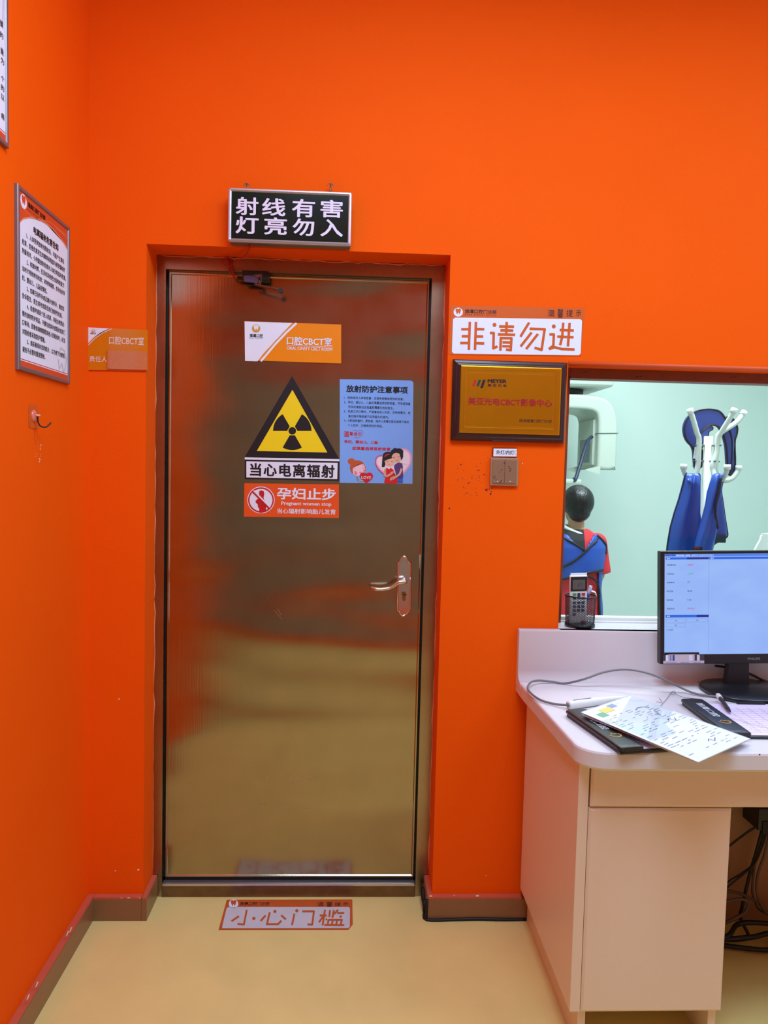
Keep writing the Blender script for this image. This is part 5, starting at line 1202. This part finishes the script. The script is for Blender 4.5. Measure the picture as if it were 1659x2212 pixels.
# ------------------------------------------------------------------ the child in the scan room, seen from behind
KX, KY = 1.186, 1.60
def W3(x, y, z): return Vector((KX + x, KY + y, z))
TOR = [(.615, .118, .088, 0), (.66, .128, .092, 0), (.72, .124, .09, 0), (.80, .114, .082, 0), (.88, .118, .082, 0), (.96, .128, .083, 0), (1.02, .132, .078, 0), (1.06, .120, .068, .0), (1.09, .085, .056, .0), (1.115, .05, .045, .0)]
def torso(g, z0=0, z1=2, gz=0):
    return loft([ell(KX, KY + dy, z, rx + g, ry + g, 36, 2.3) for z, rx, ry, dy in TOR if z0 <= z <= z1])
bm = torso(0)
caps(W3(0, .005, 1.08), .044, W3(0, .012, 1.18), .041, bm)
ball(W3(0, .012, 1.252), (.071, .088, .092), bm); ball(W3(0, .040, 1.192), (.050, .052, .055), bm); ball(W3(0, .072, 1.150), (.020, .018, .018), bm)
ball(W3(0, .103, 1.215), (.009, .013, .014), bm); ball(W3(0, .090, 1.180), (.022, .012, .007), bm)
for s_ in (-1, 1):
    ball(W3(s_ * .073, .010, 1.228), (.008, .016, .026), bm)
    caps(W3(s_ * .118, 0, 1.045), .040, W3(s_ * .134, .01, .875), .031, bm)
    caps(W3(s_ * .134, .01, .875), .031, W3(s_ * .112, .07, .735), .021, bm)
    hx, hy, hz = s_ * .108, .082, .700
    ball(W3(hx, hy, hz), (.012, .024, .034), bm, mtx=Matrix.Rotation(.2, 3, 'X').to_4x4())
    for k, (oy, ln) in enumerate(((.020, .040), (.008, .047), (-.005, .044), (-.017, .034))):
        k1 = W3(hx - s_ * .002, hy + oy + .004, hz - .030); k2 = k1 + Vector((-s_ * .006, .006, -ln * .55)); k3 = k2 + Vector((-s_ * .014, .002, -ln * .5))
        caps(k1, .0072, k2, .0066, bm, 10); caps(k2, .0066, k3, .0056, bm, 10)
    caps(W3(hx - s_ * .006, hy + .018, hz + .008), .008, W3(hx - s_ * .020, hy + .036, hz - .020), .0068, bm, 10)
    caps(W3(s_ * .062, 0, .64), .070, W3(s_ * .066, .008, .36), .045, bm); caps(W3(s_ * .066, .008, .36), .045, W3(s_ * .068, -.01, .085), .029, bm)
    caps(W3(s_ * .068, -.012, .06), .032, W3(s_ * .078, .10, .036), .024, bm)
person = obj('person', fuse(bm, .0045, 5), SKIN, smooth=True, origin=(KX, KY, 0))
tag(person, 'child with black hair in red and black shirt and blue apron, seen from behind', 'person')
# hair: cap of short hair with a tapered nape
bm = bmesh.new(); ball(W3(.004, .004, 1.258), (.082, .099, .090), bm, 40, 28); ball(W3(.003, -.022, 1.212), (.060, .068, .060), bm, 32, 20)
hm = fuse(bm, .005, 4); hb_ = bmesh.new(); hb_.from_mesh(hm)
bmesh.ops.delete(hb_, geom=[f for f in hb_.faces if (lambda c: c.y > KY + .045 and c.z < 1.285 or c.y > KY + .010 and c.z < 1.215 or c.z < 1.150)(f.calc_center_median())], context='FACES')
hb_.normal_update(); hm2 = evaluated(hb_, [('SOLIDIFY', dict(thickness=.010, offset=-1))])
obj('hair', hm2, HAIR, person, smooth=True)
for s_ in (-1, 1):
    e_ = obj('eye', ball(W3(s_ * .028, .086, 1.232), .010), WHPL, person, smooth=True); obj('iris', ball(W3(s_ * .028, .0945, 1.232), (.0045, .002, .0045)), BLACK, e_)
    obj('eyebrow', tube([W3(s_ * .016, .098, 1.250), W3(s_ * .030, .097, 1.254), W3(s_ * .042, .088, 1.250)], .0022, n=6), HAIR, person)
obj('mouth', tube([W3(-.015, .101, 1.181), W3(0, .104, 1.180), W3(.015, .101, 1.181)], .0024, n=6), mat('lips', (176, 104, 92), .5), person)
# shirt: right half red, left half black, with short sleeves
bm = torso(.013, .66, 1.12)
for s_ in (-1, 1):
    a, c = W3(s_ * .112, 0, 1.045), W3(s_ * .143, .006, .882); d = (c - a).normalized(); u1 = d.orthogonal().normalized(); u2 = d.cross(u1)
    loft([[p_ + (u1 * math.cos(2 * PI * k / 28) + u2 * math.sin(2 * PI * k / 28)) * r_ for k in range(28)] for p_, r_ in ((a - d * .025, .038), (a, .052), (a.lerp(c, .5), .051), (c, .052))], bm); ball(W3(s_ * .110, 0, 1.050), (.052, .050, .046), bm)
sm_ = fuse(bm, .005, 4)
for p_ in sm_.polygons: p_.material_index = 1 if p_.center.x > KX + .022 else 0
sh = obj('shirt', sm_, [SHIRTB, SHIRTR], person, smooth=True)
ring_ = [W3(.004 + .066 * math.cos(a), .058 * math.sin(a), 1.106 - .018 * math.cos(a) + .012 * math.sin(a)) for a in [2 * PI * k / 24 for k in range(24)]]
obj('white_collar', tube(ring_, .0095, n=10, sm=2, closed=True), mat('white rib', (236, 240, 236), .8), sh)
# apron worn back to front, crossing behind
bm = torso(.024, .61, 1.09); am = fuse(bm, .006, 4)
bvh_full = BVHTree.FromPolygons([v.co.copy() for v in am.vertices], [tuple(p.vertices) for p in am.polygons])
ab = bmesh.new(); ab.from_mesh(am)
def side(x, z, x0, z0, x1, z1): return (x1 - x0) * (z - z0) - (z1 - z0) * (x - x0)
VA = (.020, 1.010)          # foot of the V at the back
def bare(c):
    x, z, y = c.x - KX, c.z, c.y - KY
    if z > 1.088: return True
    if y > .02: return False
    if z > VA[1] - .002 and x < .085 + (z - 1.105) * .75 + .0 and x > -.08 - (z - 1.105) * .75 and (x - VA[0]) < (z - VA[1]) * .70 and (VA[0] - x) < (z - VA[1]) * 1.5: return True
    low = .868 + .02 * math.sin((x + .05) * 16) + max(0, x) * .14
    if z < low and x < .108 - (z - .75) * .05: return True
    return False
bmesh.ops.delete(ab, geom=[f for f in ab.faces if bare(f.calc_center_median())], context='FACES')
am2 = evaluated(ab, [('SOLIDIFY', dict(thickness=.005, offset=0))])
aw = obj('worn_apron', am2, BLUEC, person, smooth=True)
def on_back(x, z):
    h = bvh_full.ray_cast(Vector((KX + x, KY - 1, z)), Vector((0, 1, 0)))[0]
    return (h + Vector((0, -.004, 0))) if h is not None else W3(x, -.05, z)
def piping(name, pts, r_=.0058): return obj(name, tube([on_back(*q) for q in pts], r_, n=8, sm=4), PIPE, aw)
piping('cross_edging', [(.100, 1.085), (.082, 1.060), (.055, 1.040), (.02, 1.008), (-.02, .972), (-.07, .935), (-.12, .905)])
piping('cross_edging', [(-.105, 1.08), (-.07, 1.062), (-.02, 1.035), (.018, 1.010)])
piping('shoulder_edging', [(.092, 1.086), (.115, 1.066), (.136, 1.046), (.146, 1.030), (.146, .99)], .0085)
piping('lower_edging', [(-.12, .850), (-.06, .868), (-.01, .885), (.05, .900), (.10, .905), (.132, .905)])
obj('side_edging', tube([on_back(*q) for q in ((.02, .886), (.065, .868), (.096, .836), (.110, .790), (.110, .72), (.118, .65), (.122, .62))], .0058, n=8, sm=4), PIPE, aw)
# shorts with black side and white flash
bm = torso(.016, .60, .89)
for s_ in (-1, 1):
    a, c = W3(s_ * .062, 0, .66), W3(s_ * .072, .006, .42); d = (c - a).normalized(); u1 = d.orthogonal().normalized(); u2 = d.cross(u1)
    loft([[p_ + (u1 * math.cos(2 * PI * k / 28) + u2 * math.sin(2 * PI * k / 28)) * r_ for k in range(28)] for p_, r_ in ((a - d * .04, .05), (a, .080), (a.lerp(c, .5), .078), (c, .080))], bm)
so = fuse(bm, .006, 4); 
for p_ in so.polygons: p_.material_index = 1 if abs(p_.center.x - KX) > .128 else 0
so_o = obj('shorts', so, [SHIRTR, SHIRTB], person, smooth=True)
bm = tube([on_back(.062, .800) + Vector((0, .006, 0)), on_back(.085, .792) + Vector((0, .006, 0)), on_back(.092, .770) + Vector((0, .006, 0))], .0055, n=8, flat=.4); obj('white_flash', bm, mat('white rib', (0, 0, 0)), so_o)
for s_ in (-1, 1):
    obj('shoe', fuse(caps(W3(s_ * .068, -.014, .045), .042, W3(s_ * .080, .115, .034), .032), .006, 3), WHPL, person, smooth=True)
